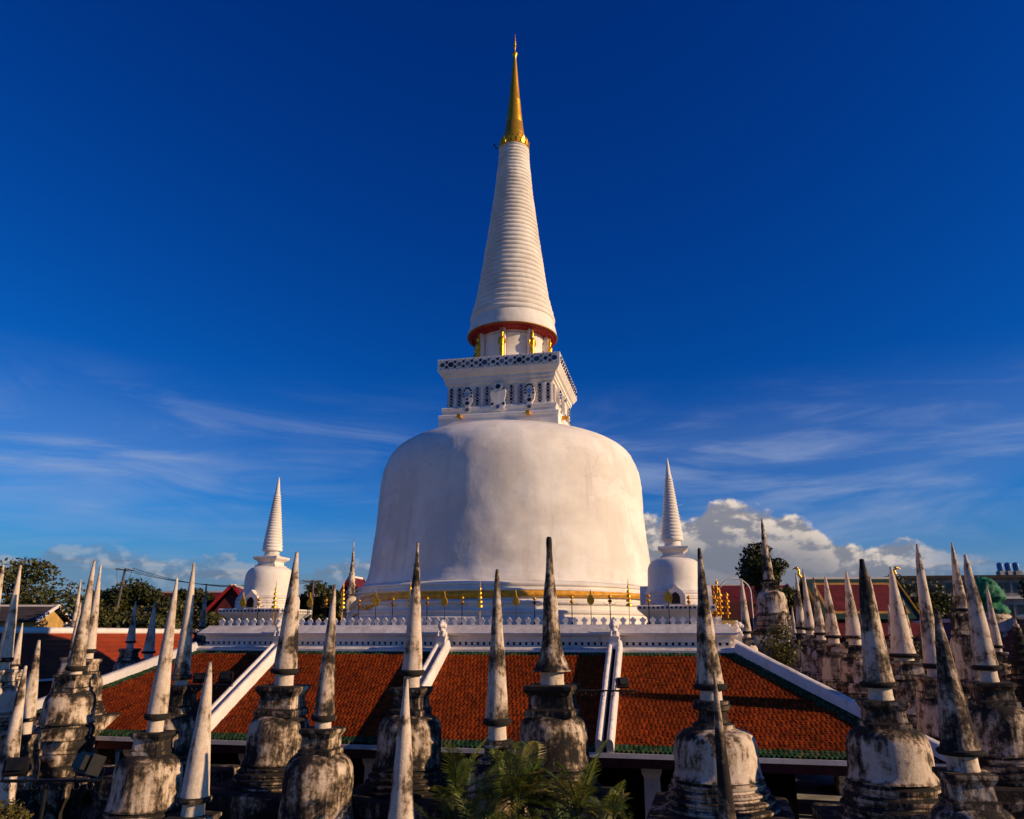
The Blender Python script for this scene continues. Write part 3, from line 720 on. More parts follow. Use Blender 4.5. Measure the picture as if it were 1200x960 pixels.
for j in range(14, -16, -1):
    a = .40 + .878 * j
    if abs(a) > 11.6: continue
    kind = 'lamp' if j % 2 == 0 else ('parasol' if (j // 2) % 2 == 0 else 'leaf')
    b_ = -11.75 if abs(a) < 8.3 else -12.08
    if kind not in protos:
        protos[kind] = {'lamp': lamp_proto, 'parasol': parasol_proto, 'leaf': leaf_proto}[kind](); o = protos[kind]
    else: o = copy_tree(protos[kind])
    o['label'] = {'lamp': 'slim black lamp post with three globes behind the merlons, %s from the sunlit terrace corner', 'parasol': 'gilded tiered parasol on a thin pole behind the merlons, %s from the sunlit terrace corner',
                  'leaf': 'gilded leaf shaped fan on a pole behind the merlons, %s from the sunlit terrace corner'}[kind] % ORD[count.get(kind, 0)]
    count[kind] = count.get(kind, 0) + 1
    o.location = at(a, b_, Z0 + .362); o.rotation_euler.z = -PHI + random.uniform(-.25, .25)
    s_ = random.uniform(.96, 1.05); o.scale = (s_, s_, s_)

# ------------------------------------------------------------------ weathered stupas in rows round the gallery
def stupa(key, x, y, ztip, zsb, zht, zbt, zbb, sr, hh, rb, lean, dirt=(.5, .4), label='', group=None, style='cone', seg=36, plat=None, warm=.3, basez=None, knob=False, rz=None, e=.92):
    lean = max(-.03, min(.03, lean)) 
    o = thing('stupa', label, 'stupa', (x, y, 0), -PHI, group)
    o.rotation_euler = (random.uniform(-.006, .006), lean * .6, -PHI + (rz if rz is not None else random.uniform(-.05, .05)))
    ph = random.random(); sd = random.random() * 20
    def put(ob, d): ob.color = (d, (ph + random.random() * .2) % 1, warm, 1); return ob
    L = ztip - zsb; wob = .022 * rb
    # plinth
    bz = basez if basez is not None else max(.35, zbb - .75 * rb)
    ph_ = plat if plat is not None else rb * 1.62
    st = bz; prof = [(ph_ * 1.06, 0), (ph_ * 1.06, st * .18), (ph_ * .98, st * .22), (ph_ * .94, st * .70), (ph_ * 1.0, st * .78), (ph_ * 1.06, st * .86), (ph_ * 1.06, st * .985), (ph_ * 1.02, st), (rb * .9, st + .002)]
    mb = MB(); mb.square(prof, wob=wob, seed=sd, sub=9); put(mb.build('plinth', 'weathered_plaster', o), min(1, dirt[0] + .12))
    # round mouldings
    hM = zbb - bz; prof = []; nt = 4 if seg > 24 else 2
    for i in range(nt):
        r0 = rb * (1.36 - (.09 if nt == 4 else .12) * i); z0 = bz + hM * i / nt; h1 = hM / nt
        prof += [(r0 * .97, z0 + .002), (r0, z0 + h1 * .22), (r0 * 1.005, z0 + h1 * .5), (r0 * .96, z0 + h1 * .72), (r0 * .90, z0 + h1 * .78), (r0 * .89, z0 + h1 * .98)]
    prof.append((rb * .8, zbb + .002))
    mb = MB(); mb.lathe(prof, seg, wob=wob, seed=sd); put(mb.build('moulded_base', 'weathered_plaster', o, 35), min(1, dirt[0] + .10))
    # bell
    hB = zbt - zbb
    bp = spline([(rb * 1.07, zbb), (rb * 1.02, zbb + hB * .06), (rb * .985, zbb + hB * .22), (rb * .975, zbb + hB * .50), (rb * .96, zbb + hB * .68), (rb * .90, zbb + hB * .82), (rb * .77, zbb + hB * .92), (rb * .52, zbb + hB * .985), (rb * .1, zbb + hB * 1.02)], 4)
    mb = MB(); mb.lathe(bp, seg, wob=wob * 1.3, seed=sd + 3); put(mb.build('bell', 'weathered_plaster', o, 55), dirt[0])
    # throne
    hT = zht - zbt
    if style == 'round':
        mb = MB(); mb.lathe([(hh * 1.12, zbt - .03), (hh * 1.1, zbt + hT * .12), (hh * .85, zbt + hT * .2), (hh * .72, zbt + hT * .45), (hh * .78, zbt + hT * .6), (hh * 1.0, zbt + hT * .66), (hh * 1.02, zbt + hT * .8), (hh * .92, zbt + hT * .86), (hh * .94, zbt + hT * .97), (hh * .4, zbt + hT)], seg, wob=wob, seed=sd)
        put(mb.build('throne', 'weathered_plaster', o, 40), min(1, dirt[0] + .15))
    else:
        mb = MB(); mb.square([(hh * .98, zbt - .09), (hh * .98, zbt + hT * .12), (hh * .86, zbt + hT * .20), (hh * .82, zbt + hT * .62), (hh * .88, zbt + hT * .68), (hh * .98, zbt + hT * .80), (hh * 1.02, zbt + hT * .84), (hh * 1.02, zbt + hT * .97), (hh * .96, zbt + hT), (hh * .3, zbt + hT + .004)], rot=random.uniform(-.03, .03), wob=wob * .8, seed=sd + 2, sub=7)
        put(mb.build('throne', 'weathered_plaster', o), min(1, dirt[0] + .12))
    # neck + spire
    nr = sr * (.78 if style != 'flare' else .72)
    mb = MB(); mb.lathe([(nr * 1.05, zht - .01), (nr, zht + (zsb - zht) * .3), (nr * .98, zsb + .02)], max(14, seg // 2), wob=wob * .5, seed=sd); put(mb.build('neck', 'weathered_plaster', o, 40), max(0, dirt[1] - .25))
    fl = 1.22 if style == 'flare' else 1.0
    ch_ = min(.16, L * .035)
    if fl == 1:
        mb = MB(); mb.lathe([(sr * .8, zsb - ch_), (sr * 1.14, zsb - ch_ * .8), (sr * 1.24, zsb - ch_ * .3), (sr * 1.22, zsb + ch_ * .1), (sr * 1.08, zsb + ch_ * .35), (sr * .7, zsb + ch_ * .4)], max(14, seg // 2), wob=sr * .03, seed=sd + 5); put(mb.build('collar', 'weathered_plaster', o, 40), min(1, dirt[1] + .55))
    sp = [(sr * .80, zsb - .004), (sr * 1.02, zsb + L * .004), (sr * 1.0, zsb + L * .03)] if fl == 1 else [(sr * .80, zsb - .004), (sr * 1.16, zsb + L * .002), (sr * 1.18, zsb + L * .012), (sr * 1.08, zsb + L * .024)]
    if fl > 1: body = [(.06, .92), (.11, .76), (.17, .65), (.25, .56), (.38, .49), (.50, .43), (.62, .345), (.75, .255), (.88, .17)]
    else: body = [(q, .13 + .87 * (1 - q) ** e) for q in (.05, .12, .22, .35, .50, .65, .78, .88)]
    if knob: body = [(q[0], q[1] - .04 * q[0]) for q in body if q[0] < .8] + [(.805, .24), (.808, .31), (.822, .33), (.836, .30), (.84, .19), (.9, .165), (.975, .12), (.98, .17), (.99, .18), (1.0, .08)]
    else: body += [(.955, .165), (.985, .145), (.995, .13), (1.0, .07)]
    for t_, k_ in body: sp.append((sr * k_, zsb + L * t_))
    fine = []
    for (r0, z0), (r1, z1) in zip(sp[:-1], sp[1:]):
        n = max(1, int((z1 - z0) / .22))
        for i in range(n): fine.append((r0 + (r1 - r0) * i / n, z0 + (z1 - z0) * i / n))
    fine.append(sp[-1])
    mb = MB(); mb.lathe(fine, max(14, seg * 2 // 3), wob=sr * .042, seed=sd + 9); put(mb.build('spire', 'weathered_plaster', o, 45), min(1, dirt[1] + .14))
    return o

STUPAS = [
    ((-15.9, 28.41, 10.27, 6.46, 6.22, 5.7, 4.59, 0.28, 0.49, 0.86, 0.024), dict(dirt=(.50,.22),plat=1.7,basez=3.0), 'grey stupa with slim pinkish spire and broad tiered base beside the floodlight rail', 'stupas round the gallery'),
    ((-17.82, 33, 10.52, 6.96, 6.61, 6.0, 4.93, 0.25, 0.4, 0.71, -0.084), dict(dirt=(.45,.15)), 'slim pale stupa standing just behind the one with the broad tiered base', 'stupas round the gallery'),
    ((-11.05, 24.58, 9.36, 5.22, 4.75, 4.15, 2.68, 0.3, 0.5, 0.99, 0.044), dict(dirt=(.52,.25),plat=1.75), 'stupa with streaked brown bell and a cream painted band on its shoulder', 'stupas round the gallery'),
    ((-11.56, 27.66, 10.14, 6.2, 5.89, 5.08, 3.78, 0.29, 0.51, 0.86, -0.07), dict(dirt=(.55,.18),plat=1.6), 'half hidden stupa with white spire behind the streaked brown bell', 'stupas round the gallery'),
    ((-8.08, 20.85, 6.91, 3.62, 3.23, 2.66, 1.63, 0.35, 0.52, 0.85, 0.0), dict(dirt=(.45,.12)), 'low stupa whose clean pale spire rises in front of a slanting white roof ridge', 'stupas round the gallery'),
    ((-7.8, 26.63, 10.4, 6.45, 5.96, 5.1, 3.61, 0.41, 0.69, 1.03, 0.04), dict(dirt=(.50,.30),plat=1.75,basez=2.95), 'stupa with black topped cream bell near the slanting white ridge', 'stupas round the gallery'),
    ((-5.64, 23.59, 9.09, 5.27, 4.96, 4.32, 2.44, 0.3, 0.52, 1.03, 0.019), dict(dirt=(.52,.34),plat=1.75), 'mould streaked stupa with tall narrow throne and a broad domed bell', 'stupas round the gallery'),
    ((-3.3, 25.64, 10.62, 6.44, 5.96, 5.19, 3.64, 0.34, 0.56, 1.05, 0.011), dict(dirt=(.58,.30),plat=1.75,basez=2.95,knob=True), 'stupa with a knobbed spire tip in front of the middle roof ridge', 'stupas round the gallery'),
    ((-0.39, 22.84, 9.49, 5.25, 4.75, 4.18, 2.82, 0.34, 0.49, 0.86, -0.012), dict(dirt=(.55,.38),style='round'), 'stupa with tall plain spire rising out of the palms', 'stupas round the gallery'),
    ((1.32, 24.62, 10.69, 6.48, 6.1, 5.29, 3.79, 0.52, 0.75, 1.09, -0.015), dict(dirt=(.52,.46),plat=1.75,basez=2.95,style='flare'), 'stupa with dark flared spire and large square throne beside the palms', 'stupas round the gallery'),
    ((5.99, 23.59, 10.21, 6.14, 5.74, 4.99, 3.66, 0.41, 0.56, 1.21, -0.013), dict(dirt=(.34,.40),plat=1.85,basez=2.85,style='round',e=1.15), 'peeling white stupa with round throne and black flecked bell', 'stupas round the gallery'),
    ((4.57, 17.24, 6.8, 3.72, 3.51, 3.2, 2.51, 0.18, 0.28, 0.49, -0.043), dict(dirt=(.45,.50),e=.8), 'thin dark spire standing in front of the peeling white bell', 'stupas round the gallery'),
    ((10.56, 22.58, 9.77, 6.26, 5.82, 5.14, 3.78, 0.42, 0.61, 1.12, -0.008), dict(dirt=(.44,.34),e=.85,plat=1.85,basez=2.75), 'stupa with white and black peeling bell at the gallery corner', 'stupas round the gallery'),
    ((11.22, 20.08, 8.19, 4.84, 4.38, 3.64, 2.57, 0.45, 0.57, 0.95, -0.016), dict(dirt=(.46,.52),plat=1.6,e=1.0), 'stupa with nearly black mouldy spire in front of the roof corner', 'stupas round the gallery'),
    ((16.7, 27.31, 10.38, 6.53, 6.02, 5.33, 3.77, 0.37, 0.65, 1.08, -0.037), dict(dirt=(.46,.24),plat=1.7,e=.68), 'stupa with tall pale green tinged spire and square white throne beyond the roof corner', 'stupas round the gallery'),
    ((17.98, 33.57, 11.47, 6.35, 5.87, 5.12, 3.55, 0.37, 0.66, 0.94, 0.052), dict(dirt=(.40,.2),plat=1.4,e=.72), 'stupa with round brown bell and white spire behind the black spire', 'stupas round the gallery'),
    ((23.75, 40.7, 12.39, 8.88, 8.7, 7.66, 5.34, 0.34, 0.59, 0.85, 0.039), dict(dirt=(.50,.35)), 'tall grey stupa with a large plain body standing before the long grey building', 'stupas round the gallery'),
    ((19.01, 37.75, 10.85, 6.67, 6.39, 5.65, 4.05, 0.54, 0.78, 0.98, -0.005), dict(dirt=(.42,.20),plat=1.5), 'pale stupa with wide spire foot below the golden roof finial', 'stupas round the gallery'),
    ((-2.58, 19.23, 6.57, 3.22, 2.96, 2.44, 1.59, 0.33, 0.47, 0.77, 0.001), dict(dirt=(.45,.28)), 'low stupa of which only the streaked pointed spire stands clear, before the knobbed one', 'stupas round the gallery'),
    ((-14.17, 22.91, 6.73, 2.95, 2.59, 2.07, 1.04, 0.31, 0.47, 0.79, -0.079), dict(dirt=(.45,.30)), 'low stupa with brown tipped spire next to the yellow shrub', 'stupas round the gallery'),
    ((-16.05, 26.5, 7.42, 4.92, 4.45, 3.83, 2.8, 0.27, 0.45, 0.61, -0.074), dict(dirt=(.50,.22)), 'short stupa with mossy ringed neck beside the floodlight rail', 'stupas round the gallery'),
    ((-19.04, 29.41, 10.2, 6.72, 6.33, 5.81, 4.84, 0.26, 0.42, 0.7, -0.045), dict(dirt=(.25,.10)), 'pink white stupa with peeling white body before the ochre house', 'stupas round the gallery'),
    ((-21.2, 31.63, 10.43, 6.56, 6.23, 5.68, 4.63, 0.28, 0.45, 0.75, -0.057), dict(dirt=(.35,.12)), 'pink white stupa partly cut off behind the ochre house row', 'stupas round the gallery'),
    ((-25.43, 40, 8.17, 6.11, 5.87, 5.46, 4.64, 0.22, 0.35, 0.52, -0.017), dict(dirt=(.4,.2),seg=20), 'small far stupa before the shaded red cloister, next to the pink white one', 'stupas round the gallery'),
    ((-23.19, 41, 9.24, 6.89, 6.46, 5.78, 4.69, 0.2, 0.4, 0.71, 0.011), dict(dirt=(.4,.2),seg=20), 'small far stupa half behind the stupa with the broad tiered base', 'stupas round the gallery'),
    ((-42.56, 75, 12.82, 7.87, 7.4, 6.45, 4.74, 0.33, 0.58, 0.99, -0.08), dict(dirt=(.3,.2),seg=20), 'far white spire tip rising above the trees beyond the cloister', 'stupas round the gallery'),
    ((-24.52, 50, 9.71, 7.15, 6.73, 6.05, 4.66, 0.28, 0.49, 0.87, -0.044), dict(dirt=(.4,.3),seg=24), 'shaded blue grey stupa with square throne before the orange cloister roof', 'stupas round the gallery'),
    ((-21.41, 46, 9.54, 6.61, 6.22, 5.56, 4.2, 0.33, 0.5, 0.9, -0.053), dict(dirt=(.4,.3),seg=24), 'shaded blue grey stupa with wide spire foot before the orange cloister roof', 'stupas round the gallery'),
    ((-23.21, 58, 11.32, 8.12, 7.75, 7.2, 5.69, 0.26, 0.45, 0.76, -0.027), dict(dirt=(.4,.3),seg=20), 'shaded thin stupa at the end of the terrace merlons', 'stupas round the gallery'),
    ((20.46, 46.21, 11.27, 7.48, 6.99, 6.41, 4.89, 0.46, 0.71, 1.06, 0.001), dict(dirt=(.45,0.18),seg=24,warm=.7), 'pinkish stupa of the close row before the temple hall, fifth from the large dark stupa', 'close row of stupas beside the temple hall'),
    ((21.75, 52.05, 11.39, 7.49, 7.02, 6.37, 4.76, 0.46, 0.69, 1.02, -0.024), dict(dirt=(.45,0.22),seg=24,warm=.7), 'pinkish stupa of the close row before the temple hall, fourth from the large dark stupa', 'close row of stupas beside the temple hall'),
    ((22.74, 56.54, 11.66, 7.69, 7.21, 6.62, 4.98, 0.41, 0.62, 0.99, -0.054), dict(dirt=(.45,0.3),seg=24,warm=.7), 'pinkish stupa of the close row before the temple hall, third from the large dark stupa', 'close row of stupas beside the temple hall'),
    ((23.92, 61.9, 12.73, 8.06, 7.56, 6.91, 5.24, 0.41, 0.62, 1.02, -0.003), dict(dirt=(.45,0.15),seg=24,warm=.7), 'pinkish stupa of the close row before the temple hall, second from the large dark stupa', 'close row of stupas beside the temple hall'),
    ((25.06, 67.05, 12.78, 8.17, 7.7, 7.14, 5.46, 0.41, 0.59, 0.96, 0.02), dict(dirt=(.45,0.25),seg=24,warm=.7), 'pinkish stupa of the close row before the temple hall, first from the large dark stupa', 'close row of stupas beside the temple hall'),
    ((20.05, 66, 12.26, 7.81, 7.35, 6.8, 5.42, 0.44, 0.58, 0.87, -0.003), dict(dirt=(.35,.2),seg=22), 'pale spire beside the terrace end near the gilded ornaments', 'stupas round the gallery'),
    ((26.22, 72, 10.25, 7.33, 7.03, 6.57, 5.45, 0.24, 0.4, 0.63, 0.024), dict(dirt=(.45,.25),seg=18,warm=.6), 'thin small stupa at the foot of the large dark stupa', 'small distant stupas'),
    ((26.46, 74, 9.21, 7.17, 6.93, 6.54, 5.54, 0.2, 0.33, 0.57, -0.014), dict(dirt=(.45,.25),seg=18,warm=.6), 'smallest spire between the large dark stupa and the thin small one', 'small distant stupas'),
    ((26.79, 62, 8.95, 7.3, 7.04, 6.65, 5.75, 0.21, 0.34, 0.54, 0.042), dict(dirt=(.45,.25),seg=18,warm=.6), 'tiny spire tip between the close row and the temple hall wall', 'small distant stupas'),
    ((23.07, 48.74, 11.15, 6.75, 6.24, 5.54, 4.0, 0.43, 0.64, 0.95, -0.001), dict(dirt=(.45,0.15),seg=24,warm=.7), 'pinkish stupa half hidden behind the stupa with the white and black peeling bell', 'close row of stupas beside the temple hall'),
    ((28.38, 58, 9.74, 7.57, 7.2, 6.71, 5.51, 0.26, 0.45, 0.7, 0.064), dict(dirt=(.45,.25),seg=18,warm=.6), 'small pale stupa under the end of the temple hall roof', 'small distant stupas'),
    ((30.97, 60, 10.2, 7.38, 7.06, 6.43, 5.19, 0.26, 0.46, 0.72, -0.056), dict(dirt=(.45,.25),seg=18,warm=.6), 'small pale stupa before the bushy tree and the dark red cloister', 'small distant stupas'),
    ((28.67, 46, 10.45, 6.94, 6.61, 6.03, 4.67, 0.3, 0.45, 0.75, 0.016), dict(dirt=(.45,.25),seg=18,warm=.6), 'thin shaded stupa before the green netted one', 'small distant stupas'),
    ((27.41, 80, 19.62, 13.08, 12.9, 12.02, 9.68, 0.59, 0.81, 1.58, -0.037), dict(dirt=(.40,.38),seg=32,plat=2.6,basez=7.6), 'large dark grey stupa with gold band in front of a round tree', 'stupas round the gallery'),
]
for n_, (p_, kw, lab, grp) in enumerate(STUPAS):
    stupa(n_, *p_, label=lab, group=grp, **kw)

# ------------------------------------------------------------------ outer cloister, one range on either side of the court
def cloister(name_label, a0, b0, b1, zr, sgn, roofmat, wallmat):
    """ridge at a0 running b0..b1; the slope falls towards the court (sgn = +1: towards +a)"""
    o = thing('cloister_range', name_label, 'building', at(a0, (b0 + b1) / 2, 0), -PHI, 'cloister ranges round the court')
    h = (b1 - b0) / 2; ru = 4.6; dz = 3.3
    mb = MB()
    nst = 9
    for i in range(nst):                               # stepped courses of tiles
        u0, u1 = i / nst, (i + 1) / nst
        v = [(sgn * ru * u0, -h, zr - dz * u0 + .05), (sgn * ru * u0, h, zr - dz * u0 + .05), (sgn * ru * u1, h, zr - dz * u1 + .11), (sgn * ru * u1, -h, zr - dz * u1 + .11), (sgn * ru * u1, h, zr - dz * u1 + .04), (sgn * ru * u1, -h, zr - dz * u1 + .04)]
        mb.add(v, [(0, 1, 2, 3), (3, 2, 4, 5)])
    mb.add([(0, -h, zr), (0, h, zr), (-sgn * ru, h, zr - dz), (-sgn * ru, -h, zr - dz)], [(0, 3, 2, 1)])
    mb.add([(0, -h, zr), (ru, -h, zr - dz), (-ru, -h, zr - dz)], [(0, 1, 2)]); mb.add([(0, h, zr), (ru, h, zr - dz), (-ru, h, zr - dz)], [(0, 2, 1)])
    mb.build('roof', roofmat, o)
    mb = MB(); mb.lathe([(.26, -h - .1), (.30, 0), (.26, h + .1)], 10); mb.v = [(x, z, zr + .12 + y) for x, y, z in mb.v]; mb.build('ridge_cap', 'white_paint', o, 50)
    mb = MB(); mb.box(-ru + .9, ru - .9, -h + .3, h - .3, 0, zr - dz + .5); mb.build('wall', wallmat, o)
    mb = MB(); mb.box(sgn * ru - .06, sgn * ru + .06, -h, h, zr - dz - .14, zr - dz + .02); mb.build('eave_fascia', 'white_paint', o)
    return o
cloister('cloister range with sunlit orange roof and white ridge behind the shaded stupas', -40, -25, 44, Z0 + .15, 1, 'orange_roof', 'dark_red_paint')
cloister('cloister range with dark red shaded roof before the long grey building', 41, -6, 70, Z0 + 1.35, -1, 'maroon_roof', 'dark_red_paint')  # maroon instead of orange: the unlit slope's shade is put into the roof colour

# ------------------------------------------------------------------ halls and houses beyond
def gable_hall(name, label, x, y, w_, l_, ze, zr, rz, roofmat, wallmat, overhang=.8, gold=True, group=None, cat='temple hall', lower=True, framed=False):
    """ridge along local x (length l_), slopes fall to +-y (half width w_)"""
    o = thing(name, label, cat, (x, y, 0), rz, group)
    mb = MB(); mb.box(-l_ / 2 + .6, l_ / 2 - .6, -w_ + .7, w_ - .7, 0, ze - .05)
    mb.add([(-l_ / 2 + .6, -w_ + .7, ze - .05), (-l_ / 2 + .6, w_ - .7, ze - .05), (-l_ / 2 + .6, 0, zr - .25), (l_ / 2 - .6, -w_ + .7, ze - .05), (l_ / 2 - .6, w_ - .7, ze - .05), (l_ / 2 - .6, 0, zr - .25)], [(0, 2, 1), (3, 4, 5)])
    mb.build('wall', wallmat, o)
    for s_ in (-1, 1):
        up, dn = Vector((0, 0, zr)), Vector((0, s_ * w_, ze)); n = Vector((0, s_ * (zr - ze), w_)).normalized()
        def panel(nm, m_, inset, lift):
            i0, i1 = inset, inset; d = (dn - up); L = d.length; d.normalize()
            q = [up + d * i1 + Vector((-l_ / 2 + i0, 0, 0)), up + d * i1 + Vector((l_ / 2 - i0, 0, 0)), up + d * (L - i1) + Vector((l_ / 2 - i0, 0, 0)), up + d * (L - i1) + Vector((-l_ / 2 + i0, 0, 0))]
            v = [p + n * lift for p in q] + [p - n * .05 for p in q]
            mb = MB(); mb.add(v, [(0, 1, 2, 3) if s_ > 0 else (3, 2, 1, 0), (0, 4, 5, 1), (1, 5, 6, 2), (2, 6, 7, 3), (3, 7, 4, 0)]); return mb.build(nm, m_, o)
        if framed:
            panel('roof_slope', 'roof_green', 0, .08); panel('roof_gold_border', 'roof_gold_band', .85, .11); panel('roof_field', roofmat, 1.25, .14)
        else: panel('roof_slope', roofmat, 0, .08)
        if lower:
            v = [Vector((-l_ / 2, s_ * w_ * .99, ze - .35)), Vector((l_ / 2, s_ * w_ * .99, ze - .35)), Vector((l_ / 2 + .5, s_ * (w_ + 2.0), ze - 1.55)), Vector((-l_ / 2 - .5, s_ * (w_ + 2.0), ze - 1.55))]
            vv = v + [p - Vector((0, 0, .15)) for p in v]
            mb = MB(); mb.add(vv, [(0, 1, 2, 3), (0, 4, 5, 1), (1, 5, 6, 2), (2, 6, 7, 3), (3, 7, 4, 0), (7, 6, 5, 4)]); mb.build('lower_roof', roofmat, o)
    mb = MB(); mb.bar((-l_ / 2 - .1, 0, zr + .08), (l_ / 2 + .1, 0, zr + .08), .30, .26); mb.build('ridge_cap', 'white_paint', o)
    for sx in (-1, 1):
        for s_ in (-1, 1):
            mb = MB(); mb.bar((sx * l_ / 2, 0, zr + .12), (sx * l_ / 2, s_ * (w_ + .1), ze + .05), .16, .34); mb.build('barge_board', 'old_gold' if gold else ('white_paint' if cat == 'house' else 'soffit_red'), o)
        if gold:
            e = sx * l_ / 2
            mb = MB(); mb.tube([(e, 0, zr + .1), (e + sx * .30, 0, zr + .55), (e + sx * .18, 0, zr + 1.0), (e + sx * .62, 0, zr + 1.25), (e + sx * .95, 0, zr + 1.10)], [.16, .17, .11, .12, .02], 7); mb.ball((e + sx * .42, 0, zr + 1.22), .18)
            mb.build('roof_finial', 'gold_leaf', o, 60)
    return o
gable_hall('temple_hall', 'temple hall with dark bordered red roof panel and golden ridge finials', 38.6, 87, 5.2, 10.4, Z0 + 1.5, Z0 + 6.1, -PHI * .2, 'maroon_roof', 'dark_red_paint', framed=True)
gable_hall('temple_hall', 'temple hall with bright red stepped roof behind the shaded corner stupa', -34.8, 97, 3.0, 9, Z0 + 2.2, Z0 + 5.7, R(98), 'maroon_roof', 'dark_red_paint', gold=False)
gable_hall('temple_hall', 'long hall with low maroon roof behind the shrubs', -43.5, 103, 4.2, 13, Z0 + 2.8, Z0 + 5.4, R(-6), 'maroon_roof', 'ochre_wall', gold=False)
gable_hall('temple_hall', 'small hall with red curved roof beside the slender grey spire', -21.4, 104, 2.4, 4.4, Z0 + 3.4, Z0 + 7.4, R(80), 'maroon_roof', 'dark_red_paint', gold=False)
gable_hall('temple_hall', 'far hall with brown red roof behind the gilded ornaments', 32.0, 112, 4.0, 17, Z0 + 4.0, Z0 + 6.9, R(-4), 'maroon_roof', 'ochre_wall', gold=False)
gable_hall('house', 'ochre walled house with dark brown roof behind the pink stupas', -55.0, 84, 3.6, 10, Z0 + 1.3, Z0 + 2.9, R(3), 'brown_roof', 'ochre_wall', gold=False, cat='house', lower=False)
gable_hall('house', 'low house with dark brown roof beside the ochre walled one', -46.0, 90, 3.2, 9, Z0 + 0.9, Z0 + 2.3, R(-3), 'brown_roof', 'ochre_wall', gold=False, cat='house', lower=False)

# long institutional building
lb = thing('long_building', 'long grey building of several storeys with window bands and blue tanks on top', 'building', (84, 132, 0), R(-7))
mb = MB(); mb.box(-19, 24, -5, 5, 0, 16.6); mb.build('wall', 'grey_concrete', lb)
mb = MB(); mb.box(-19.6, 24.6, -5.9, 5.6, 16.6, 17.1); mb.build('roof_slab', 'brown_roof', lb)
for fl in range(4):
    z = 3.0 + fl * 3.6
    mb = MB(); mb.box(-19.3, 24.3, -5.7, -5.0, z - .55, z - .15); mb.build('sunshade_slab', 'white_paint' if fl % 2 else 'grey_concrete', lb)
    for j in range(16):
        x = -18 + j * 2.65
        mb = MB(); mb.box(x, x + 2.1, -5.06, -4.98, z + .5, z + 2.1); wn = mb.build('window', 'dark_glass', lb)
        mb = MB(); mb.box(x + 1.0, x + 1.1, -5.10, -5.05, z + .5, z + 2.1); mb.build('window_mullion', 'grey_concrete', wn)
for j in range(3):
    o = thing('water_tank', 'blue plastic water tank on the long building roof, %s from the netted stupa' % ('first', 'second', 'third')[j], 'tank', (83.4 + j * 1.25, 128.6 - j * .15, 17.1), 0, 'blue water tanks on the roof')
    mb = MB(); mb.lathe([(.5, .8), (.52, 1.9), (.45, 2.1), (.2, 2.25), (.05, 2.27)], 14); mb.build('tank_body', 'tank_blue', o, 40)
    mb = MB(); mb.box(-.55, .55, -.55, .55, 0, .8); mb.build('stand', 'grey_concrete', o)

# stupa wrapped in green net
o = thing('netted_stupa', 'stupa under repair wrapped in torn bright green netting', 'stupa', (44.6, 72, 0), 0)
mb = MB(); mb.lathe([(3.6, 0), (3.6, 5.0), (3.2, 5.3), (3.0, 7.6), (2.4, 7.9), (2.2, 8.9), (1.7, 9.6)], 28, wob=.06, seed=4); ob = mb.build('body', 'weathered_plaster', o, 40); ob.color = (.35, .3, .3, 1)
prof = spline([(1.9, 9.5), (1.75, 10.0), (1.35, 10.4), (1.7, 10.9), (1.5, 11.6), (1.0, 12.4), (.45, 12.8), (.1, 12.9)], 6)
mb = MB(); mb.lathe(prof, 56, wob=.30, seed=8); mb.build('net_cover', 'net_green', o, 60)
mb = MB(); v = []
for i in range(9):
    for j in range(5): v.append((2.3 + i * .35, -1.6 - .1 * j + .2 * math.sin(i * 1.3), 9.4 - i * .28 - j * .26 + .2 * noise.noise(Vector((i, j, 0)))))
f = [(i * 5 + j, i * 5 + j + 1, i * 5 + j + 6, i * 5 + j + 5) for i in range(8) for j in range(4)]
v2 = [(x + .03, y + .05, z) for x, y, z in v]
mb.add(v, f); mb.add(v2, [tuple(reversed(q)) for q in f]); mb.build('loose_net', 'net_green', o, 60)

# slender ornate spire and dark tiered pagoda
o = thing('ornate_spire', 'slender grey ornate spire rising beside the great bell on its shaded side', 'stupa', (-15.9, 75, 0), 0)
mb = MB(); mb.square([(1.9, 0), (1.9, 5.2), (1.7, 5.4), (1.5, 7.2), (1.75, 7.5), (1.75, 7.8)]); ob = mb.build('plinth', 'weathered_plaster', o); ob.color = (.3, .2, .2, 1)
prof = [(1.5, 7.8), (1.3, 8.2), (.95, 8.5), (.75, 8.8), (.80, 9.0), (.70, 9.5), (.85, 10.0), (.80, 10.6), (.55, 11.0), (.62, 11.2), (.42, 11.4), (.48, 11.7), (.36, 11.9), (.42, 12.3), (.30, 12.5), (.36, 12.8), (.25, 13.0), (.30, 13.3), (.20, 13.6), (.24, 13.9), (.15, 14.3), (.12, 15.2), (.16, 15.3), (.08, 15.5), (.03, 16.75)]
mb = MB(); mb.lathe(prof, 16); ob = mb.build('spire', 'weathered_plaster', o, 40); ob.color = (.42, .5, .1, 1)
o = thing('tiered_pagoda', 'dark small pagoda with stacked rings before the shaded red cloister', 'stupa', (28.8, 44, 0), 0)
prof = [(1.5, 0), (1.5, 3.0), (1.2, 3.2), (1.1, 4.4)]; z = 4.4
for i in range(9): r = 1.15 - i * .115; prof += [(r, z), (r * 1.02, z + .14), (r * .72, z + .24), (r * .70, z + .40)]; z += .42
prof += [(.09, z), (.06, z + .5), (.02, z + 1.0)]
mb = MB(); mb.lathe(prof, 20); ob = mb.build('ring_tiers', 'weathered_plaster', o, 30); ob.color = (.75, .3, .2, 1)

